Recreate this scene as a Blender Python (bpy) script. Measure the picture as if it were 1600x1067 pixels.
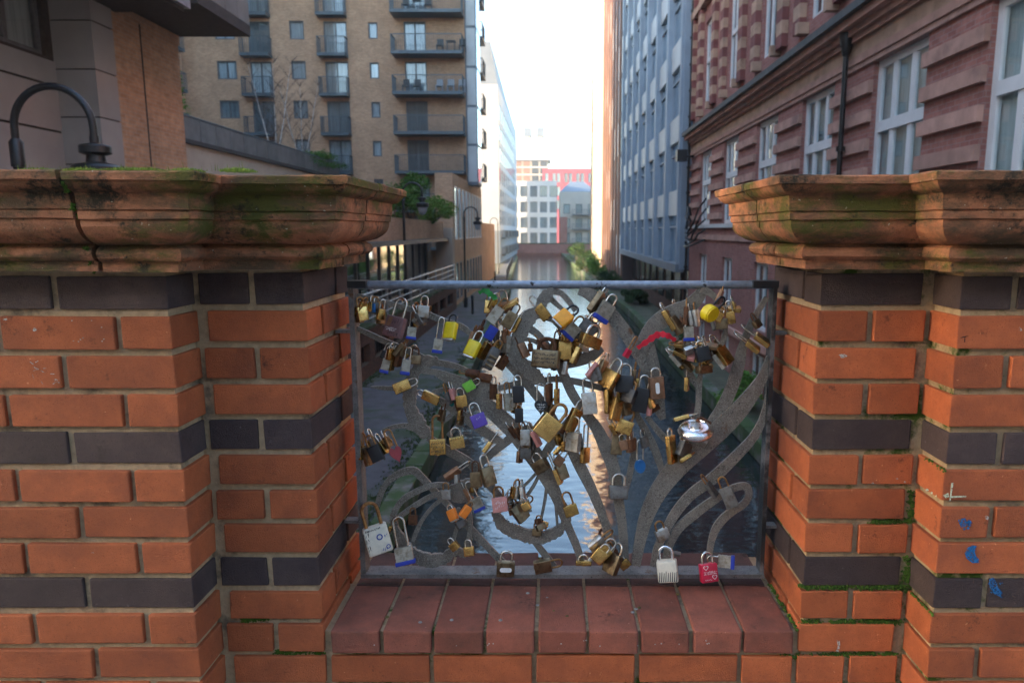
import bpy, bmesh, math, random
from mathutils import Vector, Matrix
random.seed(7)
R = math.radians
for o in list(bpy.data.objects): bpy.data.objects.remove(o)
SC = bpy.context.scene
COL = SC.collection

# ------------------------------------------------------------------ camera, sky, sun, exposure
EYE = 1.45
F, TH, CX, CY = 1099.83, 0.1551, 867.13, 533.5
cam = bpy.data.cameras.new('camera'); camo = bpy.data.objects.new('camera', cam); COL.objects.link(camo)
camo.location = (0, 0, EYE); camo.rotation_euler = (math.pi/2 - TH, 0, 0)
cam.sensor_width = 36; cam.lens = F/1600*36; cam.shift_x = (800-CX)/1600
cam.clip_start = .05; cam.clip_end = 3000
cam.dof.use_dof = True; cam.dof.focus_distance = 1.62; cam.dof.aperture_fstop = 5.6
SC.camera = camo
SUN_AZ, SUN_EL = -106, 12
wd = bpy.data.worlds.new('World'); SC.world = wd; wd.use_nodes = True
nt = wd.node_tree; bg = nt.nodes['Background']
sky = nt.nodes.new('ShaderNodeTexSky'); sky.sky_type = 'NISHITA'; sky.sun_disc = False
sky.sun_elevation = R(SUN_EL); sky.sun_rotation = R(SUN_AZ); sky.air_density = 1.0; sky.dust_density = 1.6; sky.ozone_density = 1.6
nt.links.new(sky.outputs[0], bg.inputs[0]); bg.inputs[1].default_value = .15
sl = bpy.data.lights.new('sun', 'SUN'); sl.energy = 2.3; sl.angle = R(.6); sl.color = (1, .8, .58)
so = bpy.data.objects.new('sun', sl); COL.objects.link(so)
sd = Vector((math.sin(R(SUN_AZ))*math.cos(R(SUN_EL)), math.cos(R(SUN_AZ))*math.cos(R(SUN_EL)), math.sin(R(SUN_EL))))
so.rotation_euler = sd.to_track_quat('Z', 'Y').to_euler(); so.location = (-20, -5, 40)
SC.view_settings.view_transform = 'Standard'; SC.view_settings.look = 'None'
SC.view_settings.exposure = 3.0; SC.view_settings.gamma = 1
SC.render.engine = 'CYCLES'

# ------------------------------------------------------------------ picture point -> place, used while measuring
def ray(px, py):
    u = (px-CX)/F; v = (CY-py)/F
    return u, math.cos(TH)+v*math.sin(TH), -math.sin(TH)+v*math.cos(TH)
def P(px, py, Y):
    x, y, z = ray(px, py); t = Y/y
    return Vector((x*t, Y, EYE+z*t))

# ------------------------------------------------------------------ materials
def nodes(name):
    m = bpy.data.materials.new(name); m.use_nodes = True
    t = m.node_tree; return m, t, t.nodes['Principled BSDF']
def N(t, typ, **kw):
    n = t.nodes.new(typ)
    for k, v in kw.items():
        if k.startswith('i_'): n.inputs[k[2:].replace('_', ' ')].default_value = v
        elif k.startswith('n'): n.inputs[int(k[1:])].default_value = v
        else: setattr(n, k, v)
    return n
def coords(t, rnd=True):
    tc = N(t, 'ShaderNodeTexCoord')
    if not rnd: return tc.outputs['Object']
    oi = N(t, 'ShaderNodeObjectInfo')
    mu = N(t, 'ShaderNodeMath', operation='MULTIPLY', n1=37.0); t.links.new(oi.outputs['Random'], mu.inputs[0])
    ad = N(t, 'ShaderNodeVectorMath', operation='ADD'); t.links.new(tc.outputs['Object'], ad.inputs[0]); t.links.new(mu.outputs[0], ad.inputs[1])
    return ad.outputs[0]
def noise(t, vec, scale, detail=4, rough=.6):
    n = N(t, 'ShaderNodeTexNoise'); n.inputs['Scale'].default_value = scale; n.inputs['Detail'].default_value = detail; n.inputs['Roughness'].default_value = rough
    t.links.new(vec, n.inputs['Vector']); return n.outputs[0]
def ramp(t, src, a, b, ca=(0, 0, 0, 1), cb=(1, 1, 1, 1)):
    n = N(t, 'ShaderNodeValToRGB'); e = n.color_ramp.elements
    e[0].position = a; e[0].color = ca; e[1].position = b; e[1].color = cb
    t.links.new(src, n.inputs[0]); return n.outputs[0]
def mix(t, fac, a, b, mode='MIX'):
    n = N(t, 'ShaderNodeMix', data_type='RGBA', blend_type=mode)
    for s, v in ((n.inputs[0], fac), (n.inputs[6], a), (n.inputs[7], b)):
        if hasattr(v, 'links') or hasattr(v, 'is_output'): t.links.new(v, s)
        elif isinstance(v, (int, float)): s.default_value = v
        else: s.default_value = (*v[:3], 1)
    return n.outputs[2]
def bump(t, bs, h, strength, dist=.01):
    n = N(t, 'ShaderNodeBump'); n.inputs['Strength'].default_value = strength; n.inputs['Distance'].default_value = dist
    t.links.new(h, n.inputs['Height']); t.links.new(n.outputs[0], bs.inputs['Normal'])
def orand(t, lo, hi):
    oi = N(t, 'ShaderNodeObjectInfo'); mr = N(t, 'ShaderNodeMapRange'); mr.inputs[3].default_value = lo; mr.inputs[4].default_value = hi
    t.links.new(oi.outputs['Random'], mr.inputs[0]); return mr.outputs[0]
def vscale(t, col, fac):
    n = N(t, 'ShaderNodeVectorMath', operation='SCALE'); t.links.new(col, n.inputs[0])
    if isinstance(fac, (int, float)): n.inputs[3].default_value = fac
    else: t.links.new(fac, n.inputs[3])
    return n.outputs[0]
M = {}
def mat(name, col, rough=.7, metal=0, var=.25, scale=12, bmp=0, bscale=60, stain=None, stain_at=(.55, .7), stain_scale=4, rnd=0, spec=.5, coat=0):
    m, t, b = nodes(name); v = coords(t)
    n1 = noise(t, v, scale)
    c = mix(t, ramp(t, n1, .3, .7), [x*(1-var) for x in col], [min(1, x*(1+var)) for x in col])
    if stain:
        st = stain if isinstance(stain, list) else [stain]
        for i, s in enumerate(st):
            c = mix(t, ramp(t, noise(t, v, stain_scale*(1+.7*i), 6, .65), *stain_at), c, s)
    if rnd: c = vscale(t, c, orand(t, 1-rnd, 1+rnd))
    t.links.new(c, b.inputs['Base Color']); b.inputs['Roughness'].default_value = rough; b.inputs['Metallic'].default_value = metal
    b.inputs['Specular IOR Level'].default_value = spec; b.inputs['Coat Weight'].default_value = coat
    if bmp: bump(t, b, noise(t, v, bscale, 5, .7), bmp)
    M[name] = m; return m
# masonry of the bridge
def brick_mat(name, col, dark, mossy=0):
    m, t, b = nodes(name); v = coords(t)
    c = mix(t, ramp(t, noise(t, v, 22, 5, .7), .3, .72), [x*.82 for x in col], [x*1.12 for x in col])
    c = mix(t, ramp(t, noise(t, v, 6, 7, .7), .46, .72), c, dark); c = mix(t, ramp(t, noise(t, v, 15, 7, .78), .60, .70), c, [x*.42 for x in dark])
    sp = noise(t, v, 420, 2, .5)
    c = mix(t, ramp(t, sp, .64, .72), c, [x*.45 for x in col])
    c = mix(t, ramp(t, noise(t, v, 90, 3, .6), .70, .76), c, (min(1, col[0]*1.4+.05), col[1]*2+.03, col[2]*2.4+.02))
    if mossy: c = mix(t, ramp(t, noise(t, v, 11, 5, .7), .6, .7), c, (.05, .07, .015))
    c = vscale(t, c, orand(t, .76, 1.16))
    t.links.new(c, b.inputs['Base Color']); b.inputs['Roughness'].default_value = .78; b.inputs['Specular IOR Level'].default_value = .3
    h = noise(t, v, 130, 6, .75); h2 = noise(t, v, 500, 2, .5)
    a = N(t, 'ShaderNodeMath', operation='ADD'); t.links.new(h, a.inputs[0]); t.links.new(h2, a.inputs[1])
    bump(t, b, a.outputs[0], .75, .0035); M[name] = m
brick_mat('orange_brick', (.42, .108, .037), (.24, .064, .028))
brick_mat('blue_brick', (.058, .038, .036), (.10, .066, .055))
brick_mat('sill_tile', (.30, .092, .056), (.13, .054, .036))
brick_mat('sill_tile_grimy', (.13, .062, .05), (.05, .036, .026), 1)
def mortar_mat(name, col, moss_at):
    m, t, b = nodes(name); v = coords(t, False)
    c = mix(t, ramp(t, noise(t, v, 60, 5, .7), .3, .7), [x*.75 for x in col], [x*1.2 for x in col])
    c = mix(t, ramp(t, noise(t, v, 9, 5, .7), .54, .66), c, (.14, .105, .072))
    c = mix(t, ramp(t, noise(t, v, 5, 6, .7), *moss_at), c, (.045, .075, .012))
    t.links.new(c, b.inputs['Base Color']); b.inputs['Roughness'].default_value = .95; b.inputs['Specular IOR Level'].default_value = .15
    bump(t, b, noise(t, v, 260, 6, .8), .8, .003); M[name] = m
mortar_mat('mortar', (.40, .285, .17), (.66, .72))
mortar_mat('mortar_mossy', (.34, .24, .14), (.56, .62))
def terracotta(name):
    m, t, b = nodes(name); v = coords(t, False)
    st = N(t, 'ShaderNodeMapping'); t.links.new(v, st.inputs[0]); st.inputs['Scale'].default_value = (1, 1, 2.2)
    c = mix(t, ramp(t, noise(t, v, 16, 5, .7), .3, .7), (.25, .095, .048), (.44, .185, .092))
    c = mix(t, ramp(t, noise(t, st.outputs[0], 7, 8, .74), .42, .58), c, (.10, .062, .034))
    c = mix(t, ramp(t, noise(t, st.outputs[0], 4.6, 7, .72), .50, .60), c, (.085, .08, .016))
    c = mix(t, ramp(t, noise(t, v, 11, 8, .78), .55, .64), c, (.026, .022, .014))
    c = mix(t, ramp(t, noise(t, v, 48, 6, .75), .60, .68), c, (.03, .025, .016))
    w = ramp(t, noise(t, v, 120, 3, .5), .71, .75)
    c = mix(t, w, c, (.42, .38, .28))
    t.links.new(c, b.inputs['Base Color']); b.inputs['Roughness'].default_value = .85; b.inputs['Specular IOR Level'].default_value = .25
    a = N(t, 'ShaderNodeMath', operation='ADD'); t.links.new(noise(t, v, 70, 8, .78), a.inputs[0]); t.links.new(noise(t, v, 300, 3, .6), a.inputs[1])
    bump(t, b, a.outputs[0], .7, .005); M[name] = m
terracotta('terracotta')
def iron_mat(name, base, light, dark, at=(.56, .62)):
    m, t, b = nodes(name); v = coords(t, False)
    c = mix(t, ramp(t, noise(t, v, 30, 6, .7), .35, .65), [x*.7 for x in base], [x*1.3 for x in base])
    c = mix(t, ramp(t, noise(t, v, 480, 3, .7), *at), c, light)
    c = mix(t, ramp(t, noise(t, v, 200, 5, .75), .57, .66), c, dark)
    c = mix(t, ramp(t, noise(t, v, 14, 5, .7), .64, .7), c, (.13, .062, .025))
    t.links.new(c, b.inputs['Base Color']); b.inputs['Roughness'].default_value = .6; b.inputs['Metallic'].default_value = .25
    bump(t, b, noise(t, v, 330, 4, .7), .6, .002); M[name] = m
iron_mat('grille_iron', (.185, .163, .132), (.38, .35, .29), (.026, .022, .018), (.54, .63))
iron_mat('frame_steel', (.17, .155, .14), (.36, .34, .31), (.02, .02, .02), (.62, .68))
mat('rail_paint', (.22, .255, .30), .38, .5, .3, 60, .2, 200, stain=(.03, .03, .03), stain_at=(.63, .66), stain_scale=22)
mat('black_paint', (.012, .012, .013), .35, 0, .4, 40, .2, 120, stain=(.2, .2, .2), stain_at=(.68, .71), stain_scale=60)
# padlock finishes
for nm, col, ro, me, st in [
    ('brass', (.50, .31, .10), .27, 1, (.2, .11, .035)), ('gold', (.74, .49, .17), .24, 1, (.5, .3, .09)), ('bronze', (.24, .175, .10), .38, .9, (.10, .062, .033)),
    ('rust', (.13, .05, .018), .8, .3, (.05, .02, .01)), ('copper', (.30, .16, .09), .5, .7, (.16, .09, .05)), ('steel', (.5, .49, .45), .36, .85, (.28, .2, .12)),
    ('laminate', (.42, .385, .31), .45, .6, (.2, .15, .09)), ('shackle_steel', (.6, .57, .5), .25, .95, (.42, .22, .08)), ('shackle_rust', (.36, .18, .065), .45, .8, (.16, .06, .02)),
    ('chrome', (.8, .8, .8), .08, 1, (.6, .6, .6)), ('grey_metal', (.16, .15, .135), .55, .6, (.08, .06, .045))]:
    mat(nm, col, ro, me, .22, 90, .16, 220, stain=st, stain_at=(.5, .68), stain_scale=60, rnd=.2)
for nm, col, ro in [('yellow_plastic', (.72, .52, .01), .4), ('amber_plastic', (.8, .32, .01), .4), ('orange_plastic', (.85, .22, .02), .45), ('lime_plastic', (.2, .55, .06), .4),
    ('purple_paint', (.10, .05, .32), .35), ('blue_plastic', (.018, .04, .33), .4), ('sky_paint', (.01, .12, .32), .35), ('red_paint', (.55, .015, .05), .35), ('pink_paint', (.55, .22, .18), .5),
    ('black_plastic', (.014, .014, .016), .35), ('white_print', (.62, .56, .44), .5), ('photo_print', (.16, .085, .085), .35), ('teal_cloth', (.012, .13, .12), .9), ('green_cloth', (.03, .24, .05), .8),
    ('red_cloth', (.62, .01, .03), .7), ('dark_ink', (.01, .01, .015), .6), ('blue_ink', (.02, .05, .25), .5), ('white_ink', (.75, .73, .68), .6), ('blue_spray', (.012, .13, .34), .6), ('cream_spray', (.6, .62, .45), .7), ('maroon_paint', (.30, .03, .035), .45)]:
    mat(nm, col, ro, 0, .14, 60, .06, 200, stain=tuple(x*.6 for x in col), stain_at=(.6, .75), stain_scale=40)
# the place
def wall_brick(name, c1, c2, mo, scale=4.3, bw=.95):
    m, t, b = nodes(name); tc = N(t, 'ShaderNodeTexCoord')
    s = N(t, 'ShaderNodeSeparateXYZ'); t.links.new(tc.outputs['Object'], s.inputs[0])
    a = N(t, 'ShaderNodeMath', operation='ADD'); t.links.new(s.outputs[0], a.inputs[0]); t.links.new(s.outputs[1], a.inputs[1])
    cb = N(t, 'ShaderNodeCombineXYZ'); t.links.new(a.outputs[0], cb.inputs[0]); t.links.new(s.outputs[2], cb.inputs[1])
    br = N(t, 'ShaderNodeTexBrick'); br.inputs['Scale'].default_value = scale; br.inputs['Mortar Size'].default_value = .035; br.inputs['Brick Width'].default_value = bw; br.inputs['Row Height'].default_value = .323
    br.inputs['Color1'].default_value = (*c1, 1); br.inputs['Color2'].default_value = (*c2, 1); br.inputs['Mortar'].default_value = (*mo, 1)
    t.links.new(cb.outputs[0], br.inputs['Vector'])
    c = mix(t, ramp(t, noise(t, tc.outputs['Object'], .6, 5, .7), .3, .7), br.outputs[0], vscale(t, br.outputs[0], .72))
    c = mix(t, ramp(t, noise(t, tc.outputs['Object'], 9, 3, .7), .35, .7), c, vscale(t, c, 1.3))
    t.links.new(c, b.inputs['Base Color']); b.inputs['Roughness'].default_value = .9; b.inputs['Specular IOR Level'].default_value = .2
    bump(t, b, br.outputs[1], -.4, .01); M[name] = m
wall_brick('buff_brick', (.56, .345, .205), (.44, .26, .15), (.46, .35, .26))
wall_brick('red_brick', (.38, .17, .14), (.30, .125, .105), (.33, .205, .18))
wall_brick('canal_brick', (.17, .085, .06), (.11, .06, .048), (.10, .08, .06))
mat('red_stone', (.46, .26, .20), .85, 0, .2, 3, .3, 40, stain=(.27, .15, .125), stain_scale=1.6, rnd=.12)
mat('buff_stone', (.44, .28, .19), .85, 0, .2, 3, .3, 40, stain=(.22, .13, .08), stain_scale=1.6, rnd=.1)
mat('dark_red', (.21, .07, .06), .85, 0, .25, 3, .2, 40)
mat('joint_dirt', (.02, .018, .012), .95, 0, .4, 40, stain=(.04, .06, .01), stain_scale=12)
mat('worn_black', (.02, .02, .02), .4, .1, .4, 60, .3, 200, stain=(.2, .19, .18), stain_at=(.5, .6), stain_scale=9)
mat('gum', (.22, .2, .18), .8)
mat('lead', (.07, .07, .07), .6, .3, .3, 5)
mat('beige_panel', (.32, .31, .29), .7, 0, .08, 1.5, .06, 90, rnd=.05)
mat('panel_joint', (.06, .05, .042), .9)
mat('concrete_wall', (.42, .34, .265), .9, 0, .12, 1.2, .2, 30, stain=(.31, .25, .19), stain_scale=.6)
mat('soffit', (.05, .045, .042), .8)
mat('grey_fascia', (.33, .33, .35), .6)
mat('zinc', (.19, .19, .19), .55, .4, .2, 2, rnd=.1)
mat('balcony_steel', (.10, .125, .14), .5, .3, .2, 6)
mat('window_frame_grey', (.12, .125, .13), .5)
mat('white_frame', (.72, .72, .71), .55, 0, .06, 4)
mat('blue_clad', (.26, .315, .375), .5, .1, .15, .7, rnd=.05)
mat('white_spandrel_sky_pane', (.52, .55, .55), .5, 0, .1, 1)
mat('dark_clad', (.085, .055, .048), .6, .1, .2, .8)
mat('brown_fin', (.24, .12, .075), .6, 0, .2, 1)
mat('white_clad', (.34, .37, .40), .6, 0, .06, .4, rnd=.04)
mat('cream_wall', (.50, .46, .40), .8, 0, .08, .3)
mat('grey_clad', (.17, .20, .23), .6, .1, .1, .5)
mat('rose_clad', (.34, .075, .095), .7, 0, .1, .3)
mat('tower_conc', (.40, .32, .24), .8, 0, .1, .2)
mat('asphalt', (.085, .083, .09), .92, 0, .25, 3, .4, 70, stain=(.04, .06, .028), stain_at=(.5, .62), stain_scale=.8)
mat('pavement', (.16, .15, .145), .9, 0, .15, 2, .3, 50)
mat('kerb_stone', (.14, .13, .115), .9, 0, .25, 3, .4, 30, stain=(.04, .075, .018), stain_at=(.38, .5), stain_scale=1.2, rnd=.15)
mat('earth', (.09, .085, .05), .95, 0, .3, 2, .5, 20, stain=(.04, .06, .02), stain_scale=.7)
mat('galvanised', (.36, .39, .42), .4, .7, .15, 10)
mat('dark_glass_wall', (.03, .034, .04), .15, 0, .2, 2)
mat('bark', (.10, .075, .055), .95, 0, .3, 20, .5, 40)
mat('birch', (.55, .50, .45), .9, 0, .15, 10, stain=(.08, .06, .05), stain_scale=6)
mat('twig', (.09, .06, .05), .95)
for nm, c in [('leaf', (.075, .165, .028)), ('leaf_dark', (.03, .06, .018)), ('leaf_light', (.11, .2, .03)), ('moss', (.045, .085, .010)), ('moss_grass', (.16, .22, .035)), ('moss_brown', (.12, .09, .03))]:
    mat(nm, c, .8, 0, .4, 30, spec=.2, rnd=.2)
def worn_paint(nm, col, at):
    m, t, b = nodes(nm); v = coords(t, False); b.inputs['Base Color'].default_value = (*col, 1); b.inputs['Roughness'].default_value = .75
    t.links.new(ramp(t, noise(t, v, 300, 6, .8), *at), b.inputs['Alpha']); M[nm] = m
for nm, col, at in [('blue_spray', (.015, .12, .30), (.44, .52)), ('cream_spray', (.55, .56, .40), (.42, .5)), ('scuff_white', (.5, .47, .42), (.46, .55)), ('scuff_dark', (.012, .01, .01), (.4, .55))]: worn_paint(nm, col, at)
def glass_mat(name, tint=.6):
    m = bpy.data.materials.new(name); m.use_nodes = True; t = m.node_tree; t.nodes.clear()
    o = N(t, 'ShaderNodeOutputMaterial'); tr = N(t, 'ShaderNodeBsdfTransparent'); tr.inputs[0].default_value = (tint, tint*1.04, tint*1.05, 1)
    g = N(t, 'ShaderNodeBsdfGlossy'); g.inputs['Roughness'].default_value = .02; g.inputs[0].default_value = (.92, .97, 1, 1)
    lw_ = N(t, 'ShaderNodeLayerWeight'); lw_.inputs[0].default_value = .5; pw_ = N(t, 'ShaderNodeMath', operation='POWER', n1=3.2); t.links.new(lw_.outputs['Facing'], pw_.inputs[0]); fr = N(t, 'ShaderNodeMath', operation='MULTIPLY_ADD', n1=.75, n2=.06); t.links.new(pw_.outputs[0], fr.inputs[0])
    mx = N(t, 'ShaderNodeMixShader'); t.links.new(fr.outputs[0], mx.inputs[0]); t.links.new(tr.outputs[0], mx.inputs[1]); t.links.new(g.outputs[0], mx.inputs[2]); t.links.new(mx.outputs[0], o.inputs[0])
    M[name] = m
glass_mat('glass', .9); glass_mat('clear_glass', .85)
def curtain_mat(name, a, b_, lo, hi):
    m, t, b = nodes(name); v = coords(t)
    mp = N(t, 'ShaderNodeMapping'); t.links.new(v, mp.inputs[0]); mp.inputs['Scale'].default_value = (1, 1, .05)
    c = mix(t, ramp(t, noise(t, mp.outputs[0], 14, 3), .35, .65), a, b_); c = vscale(t, c, orand(t, lo, hi))
    t.links.new(c, b.inputs['Base Color']); b.inputs['Roughness'].default_value = .95; M[name] = m
curtain_mat('curtain', (.42, .46, .48), (.75, .79, .82), .15, 1.05)
curtain_mat('blind', (.46, .5, .47), (.66, .7, .67), .7, 1.05)
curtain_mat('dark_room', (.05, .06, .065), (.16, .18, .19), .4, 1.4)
def water_mat():
    m, t, b = nodes('water'); tc = N(t, 'ShaderNodeTexCoord')
    mp = N(t, 'ShaderNodeMapping'); t.links.new(tc.outputs['Object'], mp.inputs[0]); mp.inputs['Scale'].default_value = (.75, 1.9, 1)
    b.inputs['Base Color'].default_value = (.014, .02, .022, 1); b.inputs['Roughness'].default_value = .03; b.inputs['IOR'].default_value = 1.6; b.inputs['Specular IOR Level'].default_value = .85
    a = N(t, 'ShaderNodeMath', operation='MULTIPLY_ADD', n1=.35); t.links.new(noise(t, mp.outputs[0], 4.5, 2, .5), a.inputs[0]); t.links.new(noise(t, mp.outputs[0], 1.3, 2, .5), a.inputs[2])
    bump(t, b, a.outputs[0], .16, .12); M['water'] = m
water_mat()

# ------------------------------------------------------------------ mesh helpers
class MB:
    def __init__(s): s.v = []; s.f = []
    def add(s, vs, fs):
        n = len(s.v); s.v += [tuple(v) for v in vs]; s.f += [tuple(i+n for i in f) for f in fs]; return s
    def box(s, x0, x1, y0, y1, z0, z1):
        return s.add([(x0, y0, z0), (x1, y0, z0), (x1, y1, z0), (x0, y1, z0), (x0, y0, z1), (x1, y0, z1), (x1, y1, z1), (x0, y1, z1)],
                     [(0, 3, 2, 1), (4, 5, 6, 7), (0, 1, 5, 4), (1, 2, 6, 5), (2, 3, 7, 6), (3, 0, 4, 7)])
    def fbox(s, fr, u0, u1, v0, v1, n0, n1):         # box in a wall frame: along, up, outward
        o, ud, nd = fr; c = []
        for n in (n0, n1):
            for v in (v0, v1):
                for u in (u0, u1): c.append(o+ud*u+Vector((0, 0, v))+nd*n)
        return s.add(c, [(0, 1, 3, 2), (4, 6, 7, 5), (0, 4, 5, 1), (2, 3, 7, 6), (0, 2, 6, 4), (1, 5, 7, 3)])
    def quad(s, a, b, c, d): return s.add([a, b, c, d], [(0, 1, 2, 3)])
    def tube(s, pts, r, seg=8, cap=True):
        pts = [Vector(p) for p in pts]; n = len(pts); rs = r if isinstance(r, (list, tuple)) else [r]*n
        base = len(s.v); up = None
        for i, p in enumerate(pts):
            d = (pts[min(i+1, n-1)]-pts[max(i-1, 0)]).normalized()
            if up is None: up = d.orthogonal().normalized()
            up = (up-d*up.dot(d)).normalized(); sd_ = d.cross(up)
            for k in range(seg):
                a = 2*math.pi*k/seg; s.v.append(tuple(p+(up*math.cos(a)+sd_*math.sin(a))*rs[i]))
        for i in range(n-1):
            for k in range(seg):
                k2 = (k+1) % seg; s.f.append((base+i*seg+k, base+i*seg+k2, base+(i+1)*seg+k2, base+(i+1)*seg+k))
        if cap: s.f.append(tuple(base+k for k in reversed(range(seg)))); s.f.append(tuple(base+(n-1)*seg+k for k in range(seg)))
        return s
    def lathe(s, prof, c=(0, 0, 0), seg=24):
        base = len(s.v); c = Vector(c)
        for r, z in prof:
            for k in range(seg):
                a = 2*math.pi*k/seg; s.v.append((c.x+r*math.cos(a), c.y+r*math.sin(a), c.z+z))
        for i in range(len(prof)-1):
            for k in range(seg):
                k2 = (k+1) % seg; s.f.append((base+i*seg+k, base+i*seg+k2, base+(i+1)*seg+k2, base+(i+1)*seg+k))
        s.f.append(tuple(base+k for k in reversed(range(seg)))); s.f.append(tuple(base+(len(prof)-1)*seg+k for k in range(seg)))
        return s
    def mesh(s, name, material, smooth=None, off=None):
        me = bpy.data.meshes.new(name)
        vs = s.v if off is None else [(v[0]-off[0], v[1]-off[1], v[2]-off[2]) for v in s.v]
        me.from_pydata(vs, [], s.f); me.update()
        if material: me.materials.append(M[material])
        if smooth: 
            me.polygons.foreach_set('use_smooth', [True]*len(me.polygons))
            try: me.set_sharp_from_angle(angle=R(smooth))
            except Exception: pass
        return me
    def build(s, name, material, parent=None, smooth=None):
        off = rootloc(parent); return link(name, s.mesh(name, material, smooth, off), parent)
def rootloc(p):
    v = Vector((0, 0, 0))
    while p is not None: v += p.location; p = p.parent
    return v
def link(name, me, parent=None, loc=None):
    o = bpy.data.objects.new(name, me); COL.objects.link(o); o.parent = parent
    if loc is not None: o.location = loc
    return o
def tag(o, label, cat, group=None):
    o['label'] = label; o['category'] = cat
    if group: o['group'] = group
    return o
def thing(name, loc, label, cat, group=None):
    o = link(name, None, None, Vector(loc)); o.empty_display_size = .05; return tag(o, label, cat, group)
def struct(name, mb, material, smooth=None):
    o = mb.build(name, material, None, smooth); o['kind'] = 'structure'; return o
CACHE = {}
def bevel_box(key, dx, dy, dz, bev, seg, material, rough=0):
    k = (key, round(dx, 4), round(dy, 4), round(dz, 4), bev, material)
    if k in CACHE: return CACHE[k]
    bm = bmesh.new(); bmesh.ops.create_cube(bm, size=1); bmesh.ops.scale(bm, vec=(dx, dy, dz), verts=bm.verts)
    if rough:
        rr = random.Random(hash(k) & 0xffff)
        for v in bm.verts: v.co += Vector((rr.uniform(-1, 1), rr.uniform(-1, 1), rr.uniform(-1, 1)))*rough
    if bev: bmesh.ops.bevel(bm, geom=bm.edges[:], offset=bev, segments=seg, affect='EDGES', profile=.6)
    me = bpy.data.meshes.new(key); bm.to_mesh(me); bm.free(); me.materials.append(M[material])
    CACHE[k] = me; return me
def put(name, me, parent, center): return link(name, me, parent, Vector(center)-rootloc(parent))

# ------------------------------------------------------------------ bridge parapet: bricks, coping, sill
Y1, Y2, YB = 1.306, 1.397, 1.70
XL1, XL2, XR2, XR1 = -.718, -.497, .525, .753
ZC1 = EYE-.157; PIT = .075; BH = .0622; J = .0125
SILLZ = EYE-.846
piers = {}
def brick(parent, x0, x1, y0, y1, n, dark):
    zt = ZC1-(n-1)*PIT; jit = random.uniform(-.0012, .0012)
    if x1-x0 < .02 or y1-y0 < .015: return
    variant = random.randint(0, 3)
    me = bevel_box('brick%d' % variant, x1-x0, y1-y0, BH, .0028, 2, 'blue_brick' if dark else 'orange_brick', .0011)
    o = put('brick', me, parent, ((x0+x1)/2, (y0+y1)/2+jit, zt-BH/2+random.uniform(-.0008, .0008)))
    o.rotation_euler = (0, random.uniform(-.004, .004), random.uniform(-.004, .004))
NROW = 17
for side in (-1, 1):
    left = side < 0
    root = thing('parapet_pier', (-1.1 if left else 1.1, 1.5, 0),
        'orange and blue brick parapet pier with mossy coping, backed by the beige building' if left else 'orange and blue brick parapet pier marked with blue paint, before the red facade', 'pier', 'brick piers beside the grille')
    piers[side] = root
    a1, a2 = (XL1, XL2) if left else (XR1, XR2)       # outer corner, inner corner
    s = -side                                          # direction from the pier into the opening
    far = a1-s*(.85)
    def bx(xa, xb, *r): brick(root, min(xa, xb), max(xa, xb), *r)
    for n in range(0, NROW+1):
        dark = n % 4 == 0; rc = .0035 if dark else 0
        odd = n % 2 == 1
        # outer wall face
        hw = .0955 if (odd if left else not odd) else .205
        x = a1-s*rc
        bx(x, x-s*hw, Y1+rc, Y2+.055, n, dark); x -= s*(hw+J)
        while abs(x-far) > .03 and (x-far)*s > 0:
            w = min(.2125, abs(x-far)); bx(x, x-s*w, Y1+rc, Y1+.1, n, dark); x -= s*(w+J)
        # pilaster face and its reveal
        full = odd if left else not odd
        xi = a2-s*rc; wid = abs(a2-a1)-.012
        if full:
            bx(xi, xi-s*(wid-.012), Y2+rc, Y2+.0925, n, dark); ys = Y2+.0925+J
        else:
            bx(xi, xi-s*(wid/2-J/2), Y2+rc, Y2+.205, n, dark); ys = Y2+.205+J
            bx(xi-s*(wid/2+J/2), xi-s*wid, Y2+rc, Y2+.1, n, dark)
        while YB-ys > .03:
            d = min(.205, YB-ys); bx(xi, xi-s*.1, ys, ys+d, n, dark); ys += d+J
    core = MB(); zt = ZC1+PIT+.012; q = .009
    x0, x1 = sorted((far, a1-s*q)); core.box(x0, x1, Y1+q, YB-.004, 0, zt)
    core.build('mortar_bed', 'mortar' if left else 'mortar_mossy', root)
    core2 = MB(); x0, x1 = sorted((a1-s*.02, a2-s*q)); core2.box(x0, x1, Y2+q, YB-.006, 0, zt-.001)
    core2.build('mortar_bed', 'mortar' if left else 'mortar_mossy', root)
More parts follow.
